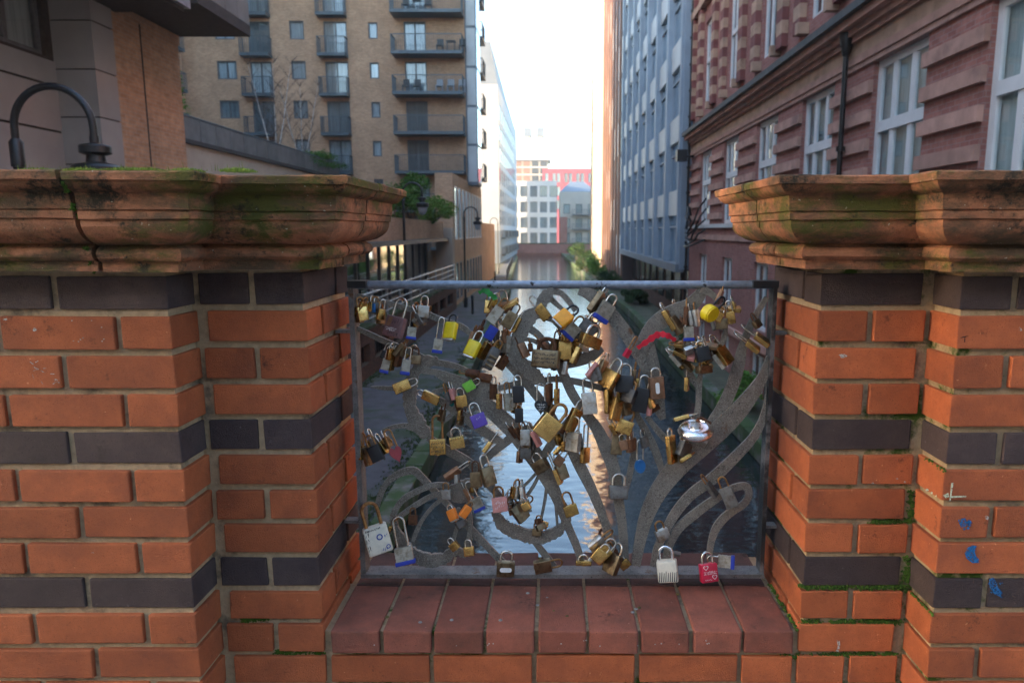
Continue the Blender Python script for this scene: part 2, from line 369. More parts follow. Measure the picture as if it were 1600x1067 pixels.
# coping stones: one moulded profile swept round each pier (overhang, height above eye)
PROF = [(0, -.0715), (.046, -.0715), (.047, -.0535), (.054, -.052), (.060, -.046), (.061, -.038), (.057, -.030), (.050, -.0265), (.047, -.0235), (.056, -.0225), (.069, -.0185), (.081, -.0105), (.089, -.001), (.0935, .009), (.094, .0195), (.0935, .0205),
        (.098, .0215), (.0985, .0335), (.0965, .0355), (.1005, .0372), (.102, .062), (.103, .0645), (.110, .067), (.118, .0715), (.1235, .078), (.125, .0825), (.130, .0835), (.1315, .096), (.129, .0985), (0, .1005)]
def coping(root, side):
    s = -side; left = side < 0
    a1, a2 = (XL1, XL2) if left else (XR1, XR2)
    # path runs from the far end of the wall to the back of the pier; each leg stores its outward direction
    pts = [Vector((a1-s*.86, Y1)), Vector((a1, Y1)), Vector((a1, Y2)), Vector((a2, Y2)), Vector((a2, 1.64)), Vector((a1-s*.86, 1.64))]
    nrm = [Vector((0, -1)), Vector((s, 0)), Vector((0, -1)), Vector((s, 0)), Vector((0, 1))]
    def station(i, t):
        return pts[i].lerp(pts[i+1], t)
    cuts = {0: [.893 if left else .36], 2: [], 3: [.44]}
    stones = [[]]
    for i in range(4):
        d = (pts[i+1]-pts[i]); 
        if i == 0: stones[-1].append((pts[0], nrm[0]))
        for c in cuts.get(i, []):
            p = pts[i].lerp(pts[i+1], c); g = d.normalized()*.0042
            stones[-1].append((p-g, nrm[i])); stones.append([(p+g, nrm[i])])
        m = (nrm[i]+nrm[i+1]); m = m/m.dot(nrm[i])
        if i == 1:   # inner corner: a joint falls here
            stones[-1].append((pts[2], m))
        else: stones[-1].append((pts[i+1], m))
    stones[-1].append((Vector((a1-s*.86, 1.64)), nrm[4]))
    rr = random.Random(3+side)
    for st in stones:
        mb = MB(); K = len(PROF); jz = rr.uniform(-.0012, .0012)
        fine = []
        for (p, m), (p2, m2) in zip(st[:-1], st[1:]):
            n = max(1, int((p2-p).length/.02))
            fine += [(p.lerp(p2, k/n), m.lerp(m2, k/n)) for k in range(n)]
        fine.append(st[-1])
        for p, m in fine:
            for o_, z in PROF:
                wob = 0 if o_ == 0 else rr.uniform(-.0009, .0009)
                q = p+m*(o_+wob); mb.v.append((q.x, q.y, EYE+z+jz+(rr.uniform(-.0007, .0007) if o_ else 0)))
        L = len(fine)
        for i in range(L-1):
            for k in range(K-1): 
                f = (i*K+k, (i+1)*K+k, (i+1)*K+k+1, i*K+k+1); mb.f.append(f if not left else f[::-1])
        mb.f.append(tuple(range(K))); mb.f.append(tuple((L-1)*K+k for k in reversed(range(K))))
        mb.build('coping_stone', 'terracotta', root, 32)
    core = MB(); x0, x1 = sorted((a1-s*.85, a1-s*.012)); core.box(x0, x1, Y1+.012, 1.635, EYE-.071, EYE+.0996)
    x0, x1 = sorted((a1-s*.01, a2-s*.006)); core.box(x0, x1, Y2+.01, 1.634, EYE-.0705, EYE+.099)
    core.build('coping_core', 'joint_dirt', root)
for side in (-1, 1): coping(piers[side], side)
# low wall and tiled sill under the grille
low = thing('sill_wall', (0, 1.5, 0), 'low orange brick wall topped with reddish sill tiles under the iron grille', 'wall')
xa, xb = XL2+.012, XR2-.010; tw = (xb-xa)/9
for i in range(9):
    for y0, y1 in ((Y2-.004, 1.592), (1.5945, 1.77)):
        me = bevel_box('tile%d' % (i % 3), tw-.008, y1-y0, .052, .0045, 2, 'sill_tile' if y0 < 1.5 else 'sill_tile_grimy', .0016)
        o = put('tile', me, low, (xa+tw*(i+.5), (y0+y1)/2, SILLZ-.026+random.uniform(-.0008, .0008)))
for n in range(11, NROW+1):
    x = xa-(0 if n % 2 else .11); dark = n % 4 == 0
    while x < xb-.03:
        b0 = max(x, xa); b1 = min(x+.2126, xb-.002)
        brick(low, b0, b1, Y2+(.0035 if dark else 0), Y2+.1, n, dark); x += .2226
MB().box(xa-.018, xb+.016, Y2+.009, 1.755, 0, SILLZ-.006).build('mortar_bed', 'mortar_mossy', low)
# moss: cushions in joints and on the coping
def blade_patch(mb, c, rx, ry, n, h, w, rr, lean=.6):
    for _ in range(n):
        a = rr.uniform(0, 6.28); r = math.sqrt(rr.random()); x = c[0]+rx*r*math.cos(a); y = c[1]+ry*r*math.sin(a)
        hh = h*rr.uniform(.4, 1)*(1.1-r*.7); t = rr.uniform(0, 6.28); lx = math.cos(t)*hh*lean*rr.random(); ly = math.sin(t)*hh*lean*rr.random(); d = Vector((math.cos(t+1.5), math.sin(t+1.5), 0))*w
        b = Vector((x, y, c[2])); mid = b+Vector((lx*.4, ly*.4, hh*.6)); mb.add([b-d, b+d, mid+d*.7, mid-d*.7, b+Vector((lx, ly, hh))], [(0, 1, 2, 3), (3, 2, 4)])
def lump(mb, c, rx, ry, rz, rr, n=3):
    bm = bmesh.new(); bmesh.ops.create_icosphere(bm, subdivisions=n, radius=1)
    for v in bm.verts: 
        k = 1+rr.uniform(-.22, .22); mb_v = Vector((v.co.x*rx*k, v.co.y*ry*k, v.co.z*rz*k)); v.co = mb_v+Vector(c)
    b = len(mb.v); mb.v += [tuple(v.co) for v in bm.verts]; mb.f += [tuple(q.index+b for q in f.verts) for f in bm.faces]; bm.free()
rr = random.Random(11); top = EYE+.1
mg = MB()
for px, rx, n in ((60, .045, 160), (130, .05, 200), (195, .06, 300), (230, .05, 260), (290, .04, 120), (370, .05, 130)):
    x = P(px, 276, 1.21).x; blade_patch(mg, (x, 1.215, top-.001), rx*rr.uniform(.5, .9), .03, n*3, .010, .0009, rr); blade_patch(mg, (x, 1.205, top-.001), rx, .02, 9, .022, .0006, rr, .3)
o = mg.build('moss', 'moss_grass', piers[-1]); o['kind'] = 'stuff'
mg = MB()
for px, py0, py1 in ((101, 284, 300), (112, 318, 372), (135, 385, 428)):
    for k in range(70):
        py = rr.uniform(py0, py1); f_ = (py-284)/144; yy = Y1-.128+.085*f_; p = P(99+47*f_, py, yy+.004); d_ = rr.uniform(.0012, .0028); lump(mg, (p.x+rr.gauss(0, .0022), p.y+rr.uniform(0, .006), p.z), d_, d_, d_, rr, 1)
for px0, px1, py in ((430, 505, 1019), (380, 420, 967)):
    for k in range(26):
        p = P(px0+(px1-px0)*rr.random(), py+rr.uniform(-3, 3), Y2+.008); [lump(mg, (p.x+rr.gauss(0, .004), p.y, p.z+rr.gauss(0, .0022)), rr.uniform(.0012, .003), .0025, rr.uniform(.001, .0025), rr, 1) for _ in range(7)]
o = mg.build('moss', 'moss', piers[-1]); o['kind'] = 'stuff'
mg = MB()
for a, b_, yy in (((1262, 918), (1415, 918), Y2), ((1250, 912), (1262, 922), Y2), ((1252, 972), (1410, 972), Y2), ((1225, 1026), (1400, 1022), Y2), ((1355, 817), (1425, 814), Y2), ((1424, 764), (1424, 808), Y2), ((1418, 870), (1418, 925), Y2)):
    L = math.hypot(b_[0]-a[0], b_[1]-a[1])
    for k in range(int(L*.55)):
        t = rr.random(); p = P(a[0]+(b_[0]-a[0])*t, a[1]+(b_[1]-a[1])*t+rr.uniform(-3, 2), yy+.006); [lump(mg, (p.x+rr.gauss(0, .004), p.y+rr.uniform(-.001, .003), p.z+rr.gauss(0, .0024)), rr.uniform(.001, .003), .0025, rr.uniform(.001, .0025), rr, 1) for _ in range(6)]
for k in range(60):                                    # along the return of the outer wall
    t = rr.random(); z = ZC1-9*PIT+PIT+.006 if k % 3 else ZC1-5*PIT+PIT+.006
    lump(mg, (XR1+.002, Y1+(Y2-Y1)*t, z-.006+rr.uniform(-.004, .003)), .0028, .0035, .0025, rr, 1)
for k in range(50):
    lump(mg, (XR2-.004+rr.uniform(-.004, .004), Y2+.2*rr.random(), SILLZ+.001), .003, .004, .003, rr, 1)
o = mg.build('moss', 'moss', piers[1]); o['kind'] = 'stuff'
# paint marks and scratches on the bricks
def mark(parent, pts, Y, material, name='paint_mark'):
    mb = MB(); n = len(pts)
    v = [P(px, py, Y) for px, py in pts]; mb.add(v+[q+Vector((0, .0012, 0)) for q in v], [tuple(range(n)), tuple(range(2*n-1, n-1, -1))]+[(i, (i+1) % n, n+(i+1) % n, n+i) for i in range(n)])
    return mb.build(name, material, parent)
def blob(cx, cy, rx, ry, n=14, j=.35, rr=rr): return [(cx+rx*math.cos(6.283*k/n)*(1+rr.uniform(-j, j)), cy+ry*math.sin(6.283*k/n)*(1+rr.uniform(-j, j))) for k in range(n)]
pr, pl = piers[1], piers[-1]; ym = Y1-.0019
for c in ((1505, 816, 7, 7), (1515, 817, 4, 4), (1507, 826, 2, 2), (1513, 825, 1.5, 2.5)): mark(pr, blob(*c), ym, 'blue_spray')
mark(pr, [(1512, 856), (1520, 852), (1526, 853), (1523, 862), (1525, 868), (1530, 874), (1529, 879), (1519, 879), (1511, 873), (1508, 865)], ym, 'blue_spray')
mark(pr, [(1546, 905), (1553, 902), (1560, 918), (1567, 926), (1563, 932), (1553, 927), (1547, 917)], Y1+.003, 'blue_spray')
for k in range(7): mark(pr, blob(1548+rr.uniform(-3, 18), 905+rr.uniform(0, 28), 1.2, 1.2, 7), Y1+.003, 'blue_spray')
mark(pr, [(1484, 782), (1487, 755), (1490, 754), (1486.5, 775), (1510, 774.5), (1510, 776.5), (1486, 777.5), (1485, 783)], ym, 'cream_spray')
mark(pr, [(1474, 774), (1482, 770), (1483, 776), (1478, 778)], ym, 'cream_spray')
for px, py in ((1464, 775), (1456, 770), (1449, 765)): mark(pr, blob(px, py, 2, 1.8, 8), ym+.02, 'cream_spray')
for px, py in ((1364, 755), (1402, 748), (1414, 753)): mark(pr, blob(px, py, 1.7, 1.5, 8), Y2-.0019, 'scuff_white')
mark(pr, blob(1542, 809, 3, 3.4, 8), ym, 'scuff_white'); mark(pr, blob(1594, 515, 2.5, 3, 8), ym, 'scuff_white')
for a in ([(1501, 527), (1513, 524), (1513.5, 525.5), (1501, 528.5)], [(1507, 526), (1508.5, 526), (1508, 535), (1506.5, 535)]): mark(pr, a, ym, 'scuff_dark')
mark(pr, [(1308, 1000), (1312, 1001), (1313, 1008), (1310, 1018), (1306, 1018), (1309, 1010)], Y2-.0019, 'scuff_white')
mark(pr, blob(1317, 556, 6, 3, 12), Y2-.0019, 'scuff_white')
mark(pl, blob(54, 515, 3, 2.6, 9), ym, 'scuff_white')
for k in range(9): mark(pl, blob(110+rr.uniform(0, 62), 500+rr.uniform(0, 34), 1.1, .8, 6), ym, 'scuff_white')
mark(pl, blob(8, 499, 3, 2, 7), ym, 'scuff_white')
for k in range(13):
    x, y = 45+rr.uniform(0, 45), 565+rr.uniform(0, 36); a = rr.uniform(-.6, 1.2); L = rr.uniform(4, 9)
    mark(pl, [(x, y), (x+L*math.cos(a), y+L*math.sin(a)), (x+L*math.cos(a)+.5, y+L*math.sin(a)+1), (x+.4, y+1.1)], ym, 'scuff_white', 'scratch')
mark(pl, [(43+6*math.cos(t), 690+6*math.sin(t)) for t in [k*.3 for k in range(1, 10)]]+[(43+4.6*math.cos(t), 690+4.6*math.sin(t)) for t in [k*.3 for k in range(9, 0, -1)]], Y1+.003, 'scuff_dark')
mark(pl, blob(49, 689, 1.2, 2, 7), Y1+.003, 'scuff_dark'); mark(pl, blob(45, 685, 1, 1, 7), Y1+.003, 'scuff_dark'); mark(pl, blob(145, 863, 2.5, 1.2, 7), ym, 'scuff_white')
for k in range(16): mark(low, blob(560+rr.uniform(0, 600), 1000+rr.uniform(0, 10), 1.2, .9, 6), Y2-.0062, 'scuff_white', 'speck')
for k in range(13):                                     # chewing gum and droppings lying on the sill
    x, y = rr.uniform(xa+.02, xb-.02), rr.uniform(1.42, 1.57)
    mb = MB(); mb.lathe([(.0001, .002), (.003, .0018), (.0042, .0008), (.0045, 0)][::-1], (x, y, SILLZ), 9); mb.build('gum_spot', 'gum' if k % 3 else 'moss_brown', low, 40)

# ------------------------------------------------------------------ the iron grille
YG = 1.60
gr = thing('iron_grille', (0, YG, SILLZ), 'weathered cut-iron grille of stems and flowers framed between brick piers', 'grille')
gx0, gx1, gz0, gz1 = -.465, .501, EYE-.82, EYE-.114
MB().box(gx0, gx0+.0115, YG-.02, YG+.02, gz0+.010, gz1-.012).build('side_bar', 'frame_steel', gr)
MB().box(gx1-.0095, gx1, YG-.017, YG+.017, gz0+.010, gz1-.012).build('side_bar', 'worn_black', gr)
mb = MB(); mb.tube([(gx0-.001, YG, gz1-.006), (gx1+.001, YG, gz1-.006)], .0095, 12); mb.build('top_rail', 'rail_paint', gr, 40)
MB().box(gx1-.055, gx1+.0016, YG-.0205, YG+.0205, gz1-.0118, gz1+.0038).build('corner_sleeve', 'black_paint', gr)
MB().box(gx0-.0016, gx0+.04, YG-.0205, YG+.0205, gz1-.0118, gz1+.0038).build('corner_sleeve', 'black_paint', gr)
MB().box(gx0, gx1, YG-.023, YG+.023, gz0, gz0+.010).build('bottom_rail', 'frame_steel', gr)
for px, py in ((535, 517), (540, 812), (1222, 520), (1208, 820)):
    z = P(px, py, YG).z
    if px < 800: MB().box(XL2-.004, gx0+.002, YG-.012, YG+.012, z-.0035, z+.0035).build('bracket', 'frame_steel', gr)
    else: MB().box(gx1-.002, XR2+.004, YG-.012, YG+.012, z-.0035, z+.0035).build('bracket', 'frame_steel', gr)
PXM = .00152
def smooth_path(pts, n=7):
    out = []
    for i in range(len(pts)-1):
        p0, p1, p2, p3 = pts[max(i-1, 0)], pts[i], pts[i+1], pts[min(i+2, len(pts)-1)]
        for k in range(n):
            t = k/n; out.append(tuple(.5*(2*b+(c-a)*t+(2*a-5*b+4*c-d)*t*t+(3*b-a-3*c+d)*t**3) for a, b, c, d in zip(p0, p1, p2, p3)))
    out.append(pts[-1]); return out
ribn = [0]
def ribbon(name, pts, jag=0, th=.007):
    ribn[0] += 1; k = ribn[0]; rr = random.Random(k)
    sp = smooth_path(pts, 9 if jag else 6); n = len(sp); L, Rr = [], []
    for i, (x, y, w) in enumerate(sp):
        x2, y2, _ = sp[min(i+1, n-1)]; x1, y1, _ = sp[max(i-1, 0)]; d = math.hypot(x2-x1, y2-y1) or 1
        nx, ny = -(y2-y1)/d, (x2-x1)/d; ja, jb = (rr.uniform(-1, 1)*jag, rr.uniform(-1, 1)*jag) if jag else (0, 0)
        L.append((x+nx*(w/2+ja), y+ny*(w/2+ja))); Rr.append((x-nx*(w/2+jb), y-ny*(w/2+jb)))
    yo = ((k*7) % 23-11)*.00045; y0 = YG+yo-th/2; y1 = YG+yo+th/2-.0001*k % .001
    mb = MB()
    for (a, b_) in zip(L, Rr):
        pa, pb = P(*a, YG), P(*b_, YG); mb.v += [(pa.x, y0, pa.z), (pb.x, y0, pb.z), (pb.x, y1, pb.z), (pa.x, y1, pa.z)]
    for i in range(n-1):
        for q in range(4): mb.f.append((i*4+q, (i+1)*4+q, (i+1)*4+(q+1) % 4, i*4+(q+1) % 4))
    mb.f.append((3, 2, 1, 0)); e = (n-1)*4; mb.f.append((e, e+1, e+2, e+3))
    return mb.build(name, 'grille_iron', gr)
RIB = [
 ('vine', [(558, 462, 7), (598, 471, 7), (630, 480, 8), (665, 490, 9), (690, 500, 9), (722, 511, 10), (738, 524, 6)]),
 ('vine', [(556, 512, 6), (575, 521, 8), (607, 536, 9), (640, 549, 9), (668, 562, 8)]),
 ('petal', [(664, 566, 10), (690, 568, 10), (715, 574, 9), (735, 583, 7), (745, 592, 5)]),
 ('petal', [(662, 578, 10), (690, 583, 9), (715, 590, 8), (738, 598, 7), (752, 606, 6)]),
 ('leaf', [(675, 612, 5), (690, 610, 8), (712, 607, 7), (745, 606, 6)]),
 ('thorn', [(579, 605, 2), (595, 606, 6), (615, 607, 7), (636, 604, 8)]),
 ('stem', [(682, 584, 6), (705, 594, 16), (730, 612, 22), (765, 637, 25), (800, 669, 27), (828, 702, 29), (850, 735, 26), (870, 775, 18), (885, 815, 13), (900, 850, 12), (909, 878, 11)]),
 ('stem', [(683, 622, 8), (705, 636, 13), (735, 658, 15), (762, 677, 15), (790, 695, 10)]),
 ('stem', [(668, 683, 10), (700, 704, 14), (732, 722, 13), (752, 742, 14), (772, 766, 12), (785, 780, 9)]),
 ('petal', [(752, 618, 9), (738, 628, 8), (715, 640, 7), (700, 652, 7), (690, 660, 5)]),
 ('petal', [(757, 622, 7), (742, 638, 6), (728, 652, 6), (712, 668, 7), (700, 680, 6)]),
 ('petal', [(597, 673, 5), (610, 668, 6), (630, 665, 8), (650, 669, 12)]),
 ('stem', [(588, 792, 8), (597, 766, 9), (610, 749, 10), (628, 739, 11), (645, 736, 12), (657, 745, 11), (675, 764, 10), (700, 790, 9), (722, 813, 10), (745, 838, 11), (768, 862, 10), (788, 882, 11)]),
 ('petal', [(702, 758, 8), (680, 757, 8), (655, 765, 9), (630, 780, 9), (616, 800, 9), (614, 815, 6)]),
 ('petal', [(700, 767, 8), (672, 776, 8), (648, 790, 8), (625, 806, 8)]),
 ('petal', [(697, 775, 7), (676, 792, 6), (660, 812, 6), (650, 832, 7), (645, 846, 5)]),
 ('filament', [(717, 792, 5), (716, 815, 6), (710, 838, 6), (706, 855, 5)]),
 ('filament', [(731, 785, 6), (735, 815, 7), (733, 840, 8), (728, 858, 6)]),
 ('stem', [(748, 728, 9), (775, 703, 12), (805, 680, 13), (832, 665, 9)]),
 ('stem', [(845, 718, 10), (858, 698, 13), (876, 672, 12), (893, 650, 9)]),
 ('petal', [(768, 608, 8), (785, 605, 9), (812, 598, 9), (838, 596, 9), (870, 592, 9), (905, 597, 10), (944, 607, 9)]),
 ('stem', [(786, 562, 8), (810, 585, 13), (832, 610, 14), (852, 636, 14), (870, 664, 13), (888, 695, 14), (906, 728, 18), (926, 768, 16), (944, 812, 14), (957, 852, 11)]),
 ('stem', [(862, 552, 8), (878, 578, 14), (893, 612, 15), (911, 640, 14), (932, 668, 18), (948, 702, 22), (960, 738, 19), (967, 785, 16), (973, 830, 14), (976, 880, 13)]),
 ('petal', [(862, 455, 10), (876, 458, 9), (888, 470, 9), (899, 486, 7)]),
 ('petal', [(856, 462, 9), (868, 474, 8), (882, 486, 6)]),
 ('petal', [(832, 490, 10), (852, 496, 9), (872, 503, 8)]),
 ('petal', [(826, 512, 12), (840, 522, 11), (854, 538, 10), (866, 556, 9)]),
 ('petal', [(814, 530, 6), (830, 531, 6), (845, 539, 7), (856, 552, 6)]),
 ('leaf', [(880, 572, 10), (902, 564, 18), (925, 556, 17), (942, 545, 8)]),
 ('stem', [(905, 452, 16), (925, 462, 20), (950, 487, 22), (976, 518, 21), (996, 552, 18), (1010, 580, 12)]),
 ('leaf', [(1000, 562, 10), (1006, 535, 22), (1024, 508, 26), (1048, 490, 25), (1075, 479, 23), (1090, 465, 20), (1098, 452, 14)]),
 ('leaf', [(1012, 535, 20), (1016, 565, 26), (1022, 600, 27), (1028, 632, 22), (1036, 655, 9)]),
 ('petal', [(1094, 452, 12), (1106, 456, 11), (1116, 464, 9), (1121, 474, 6)]),
 ('filament', [(1131, 505, 7), (1133, 520, 7), (1127, 537, 7), (1112, 560, 6), (1096, 580, 7), (1092, 602, 9), (1091, 630, 9), (1087, 660, 9), (1085, 680, 7)]),
 ('petal', [(1060, 545, 8), (1070, 570, 12), (1082, 592, 11), (1092, 606, 7)]),
 ('stem', [(990, 640, 9), (1008, 672, 12), (1024, 704, 13), (1035, 738, 9)]),
 ('stem', [(1010, 650, 7), (1030, 675, 10), (1048, 694, 9)]),
 ('petal', [(995, 690, 7), (988, 720, 9), (982, 750, 9), (976, 772, 6)]),
 ('stem', [(1199, 465, 8), (1177, 500, 10), (1162, 538, 13), (1156, 565, 18), (1147, 597, 19), (1133, 630, 19), (1114, 660, 17), (1095, 682, 12)]),
 ('stem', [(1201, 556, 8), (1190, 590, 16), (1165, 627, 25), (1135, 660, 30), (1098, 692, 33), (1060, 726, 32), (1030, 764, 27), (1012, 800, 23), (1001, 838, 18), (993, 882, 14)]),
 ('stem', [(1200, 600, 7), (1196, 640, 10), (1180, 678, 13), (1150, 712, 16), (1112, 748, 18), (1080, 772, 16), (1056, 800, 15), (1038, 832, 13), (1026, 858, 11), (1021, 884, 10)]),
 ('leaf', [(1038, 884, 9), (1046, 852, 12), (1062, 824, 14), (1090, 800, 14), (1112, 784, 13), (1136, 768, 12), (1156, 760, 11), (1168, 762, 12), (1170, 775, 11), (1162, 788, 11), (1146, 798, 12), (1130, 811, 13), (1118, 828, 12), (1111, 850, 10), (1108, 876, 8)]),
 ('filament', [(838, 738, 4), (825, 752, 4), (812, 764, 4), (800, 772, 4)]), ('filament', [(842, 742, 5), (834, 758, 5), (822, 776, 5)]),
 ('filament', [(855, 746, 5), (852, 778, 5), (844, 818, 4)]), ('filament', [(864, 748, 5), (868, 782, 5), (871, 820, 4)]), ('filament', [(868, 750, 5), (876, 775, 5), (888, 795, 5)]),
 ('stem', [(832, 842, 8), (848, 862, 10), (866, 884, 9)]),
]
for nm, pts in RIB: ribbon(nm, pts)
CRUST = [
 [(684, 562, 10), (662, 568, 22), (646, 586, 16), (640, 612, 22), (641, 638, 18), (652, 662, 24), (668, 682, 14)],
 [(748, 592, 10), (757, 606, 26), (760, 622, 14)],
 [(742, 750, 12), (725, 766, 34), (705, 770, 22), (694, 772, 8)],
 [(614, 806, 8), (620, 832, 14), (634, 856, 18), (660, 874, 20), (690, 874, 18), (710, 862, 14), (728, 868, 8)],
 [(866, 452, 8), (852, 464, 20), (842, 484, 16), (826, 496, 26), (814, 518, 24), (804, 540, 18), (806, 558, 22), (822, 574, 24), (840, 590, 20), (852, 600, 8)],
 [(772, 798, 8), (784, 818, 18), (804, 830, 20), (832, 838, 20), (850, 838, 18), (870, 830, 15), (884, 816, 11), (891, 803, 6)],
 [(870, 560, 8), (885, 545, 20), (898, 532, 16), (906, 515, 8)],
 [(1052, 528, 8), (1066, 545, 18), (1085, 552, 16), (1104, 548, 10)],
]
for pts in CRUST: ribbon('crusted_leaf', pts, 1.6, .010)

# ------------------------------------------------------------------ padlocks
def ushackle(mb, W, L, r, zt):
    hw = W; pts = [(-hw, 0, zt)]; z = zt+L
    pts.append((-hw, 0, z)); 
    for k in range(1, 9): a = math.pi*(1-k/9); pts.append((hw*math.cos(a), 0, z+hw*math.sin(a)))
    pts += [(hw, 0, z), (hw, 0, zt)]
    return mb.tube(pts, r, 8)
def plate(mb, outline, y0, y1):
    n = len(outline); mb.add([(x, y0, z) for x, z in outline]+[(x, y1, z) for x, z in outline], [tuple(range(n)), tuple(range(2*n-1, n-1, -1))]+[(i, n+i, n+(i+1) % n, (i+1) % n) for i in range(n)])
def rrect(w, h, r, n=3):
    o = []
    for cx, cz, a0 in ((w/2-r, h/2-r, 0), (-w/2+r, h/2-r, 90), (-w/2+r, -h/2+r, 180), (w/2-r, -h/2+r, 270)):
        for k in range(n+1): a = R(a0+90*k/n); o.append((cx+r*math.cos(a), cz+r*math.sin(a)))
    return o
def bmbody(w, t, h, bev, seg=3):
    bm = bmesh.new(); bmesh.ops.create_cube(bm, size=1); bmesh.ops.scale(bm, vec=(w, t, h), verts=bm.verts); bmesh.ops.bevel(bm, geom=bm.edges[:], offset=bev, segments=seg, affect='EDGES', profile=.5)
    mb = MB(); bm.verts.ensure_lookup_table(); bm.verts.index_update(); mb.v = [tuple(v.co) for v in bm.verts]; mb.f = [tuple(q.index for q in f.verts) for f in bm.faces]; bm.free(); return mb
KIND = {  # body material, shape, words
 'br': ('brass', 'box', 'brass padlock'), 'go': ('gold', 'box', 'bright gold brass padlock'), 'bz': ('bronze', 'box', 'tarnished bronze padlock'), 'ru': ('rust', 'box', 'rusty padlock'),
 'co': ('copper', 'box', 'copper brown padlock'), 'la': ('laminate', 'lam', 'laminated steel padlock'), 'lb': ('laminate', 'lam', 'laminated padlock with blue bumper'), 'lp': ('laminate', 'lam', 'laminated padlock'),
 'st': ('steel', 'box', 'silver steel padlock'), 'bk': ('black_plastic', 'box', 'black padlock'), 'gm': ('grey_metal', 'box', 'dull grey padlock'), 'ye': ('yellow_plastic', 'chunky', 'yellow plastic-cased padlock'),
 'am': ('amber_plastic', 'chunky', 'amber plastic-cased padlock'), 'or': ('orange_plastic', 'chunky', 'small orange padlock'), 'li': ('lime_plastic', 'box', 'lime green padlock'), 'pu': ('purple_paint', 'box', 'purple padlock'),
 'pk': ('pink_paint', 'box', 'pink padlock'), 'bl': ('sky_paint', 'round', 'blue round padlock'), 'bb': ('sky_paint', 'box', 'small blue padlock'), 'rd': ('red_paint', 'box', 'red padlock'), 'rr': ('maroon_paint', 'heart', 'red heart-shaped padlock'),
 'bh': ('black_plastic', 'heart', 'black heart-shaped engraved padlock'), 'wh': ('white_print', 'box', 'white printed padlock'), 'ph': ('photo_print', 'box', 'photo-printed padlock'), 'cb': ('steel', 'combo', 'silver combination padlock'),
 'gc': ('grey_metal', 'combo', 'grey combination padlock'), 'ze': ('white_print', 'box', 'zebra-striped padlock'), 'ys': ('yellow_plastic', 'round', 'round yellow padlock'), 'db': ('blue_plastic', 'box', 'dark blue badge padlock')}
def lock(x, y, w, h, ang, yaw, kind, sh, layer=0, label=None, tilt=None, thick=None, smat=None):
    bmat, shape, words = KIND[kind]; rr = random.Random(int(x*31+y*17))
    w *= .97; h *= .97
    if label is None and abs(yaw) < 32 and kind != 'lb': yaw += rr.choice((-1, 1))*26
    W, H, S = w*PXM, h*PXM, sh*PXM; T = (thick*PXM) if thick else max(.0085, min(.02, W*.42))
    Y = YG-.004-layer*.013-(T*.5 if abs(yaw) < 45 else W*.12)
    c = P(x, y, Y)
    root = link('padlock', None, None, c); root.empty_display_size = .01
    tl = tilt if tilt is not None else rr.uniform(4, 16)
    root.rotation_euler = (Matrix.Rotation(R(-ang), 3, 'Y') @ Matrix.Rotation(R(-tl), 3, 'X') @ Matrix.Rotation(R(yaw), 3, 'Z')).to_euler()
    smat = smat or rr.choice(['shackle_steel', 'shackle_steel', 'shackle_rust'] if kind not in ('ru', 'bz', 'co') else ['shackle_rust', 'rust', 'shackle_steel'])
    def add(name, mb, material, par=root, sm=35): return link(name, mb.mesh(name, material, sm), par)
    if shape == 'lam':
        mb = MB(); k = 7; bz = H*.24 if kind == 'lb' else 0; hh = (H-bz)/k
        for i in range(k):
            g = .0004 if i % 2 else 0
            bw = W*.5-g; z0 = -H/2+bz+i*hh; mb.box(-bw, bw, -T/2+g, T/2-g, z0+.0001, z0+hh-.0001)
        body = add('body', mb, bmat, sm=None)
        rv = MB()
        for sx in (-.38, .38):
            for sy in (-.3, .3): rv.lathe([(W*.07, 0), (W*.07, .0008), (W*.03, .0014)], (W*sx, T*sy, H/2), 8)
        add('rivet', rv, 'steel', body)
        if kind == 'lb': add('bumper', (lambda q: (setattr(q, 'v', [(a, b_, c_-H/2+bz*.5) for a, b_, c_ in q.v]), q)[1])(bmbody(W*1.14, T*1.16, bz, .0018)), 'blue_plastic')
    elif shape == 'chunky':
        body = add('body', bmbody(W, max(T, W*.62), H, W*.14), bmat); T = max(T, W*.62)
        q = bmbody(W*.86, T*.86, H*.12, .0012); q.v = [(a, b_, c_-H*.53) for a, b_, c_ in q.v]; add('base_plate', q, 'steel')
    elif shape in ('round', 'heart'):
        ol = []
        for k in range(28):
            a = 2*math.pi*k/28
            if shape == 'round': ol.append((W/2*math.cos(a), H/2*math.sin(a)*(1 if math.sin(a) < 0 else .92)))
            else:
                hx = 16*math.sin(a)**3; hz = 13*math.cos(a)-5*math.cos(2*a)-2*math.cos(3*a)-math.cos(4*a); ol.append((W/2*hx/16, H/2*(hz+2.5)/14.5))
        if shape == 'heart': ol = ol[::-1]
        mb = MB(); plate(mb, [(a*.9, b_*.9) for a, b_ in ol], -T/2, T/2); plate(mb, ol, -T*.36, T*.36); body = add('body', mb, bmat)
    elif shape == 'combo':
        body = add('body', bmbody(W, T, H, W*.18), bmat)
        for i in range(3):
            d = MB(); d.tube([(-W*.36, -T*.32, -H*.32+i*H*.2), (W*.36, -T*.32, -H*.32+i*H*.2)], H*.075, 12); add('dial', d, 'bronze' if kind == 'gc' else 'chrome')
    else:
        body = add('body', bmbody(W, T, H, min(W, T)*.13), bmat)
    if shape in ('box', 'lam') and w > 9:
        kb = MB(); kb.lathe([(min(T*.3, W*.16), 0), (min(T*.3, W*.16), .0012), (min(T*.18, W*.1), .0012), (min(T*.18, W*.1), .0002)], (0, 0, 0), 12); kb.v = [(a, b_, -H/2-(H*.0)-c_ if kind != 'lb' else -H/2-c_-.0008) for a, b_, c_ in kb.v]
        add('keyhole', kb, 'bronze' if kind != 'br' else 'gold', body)
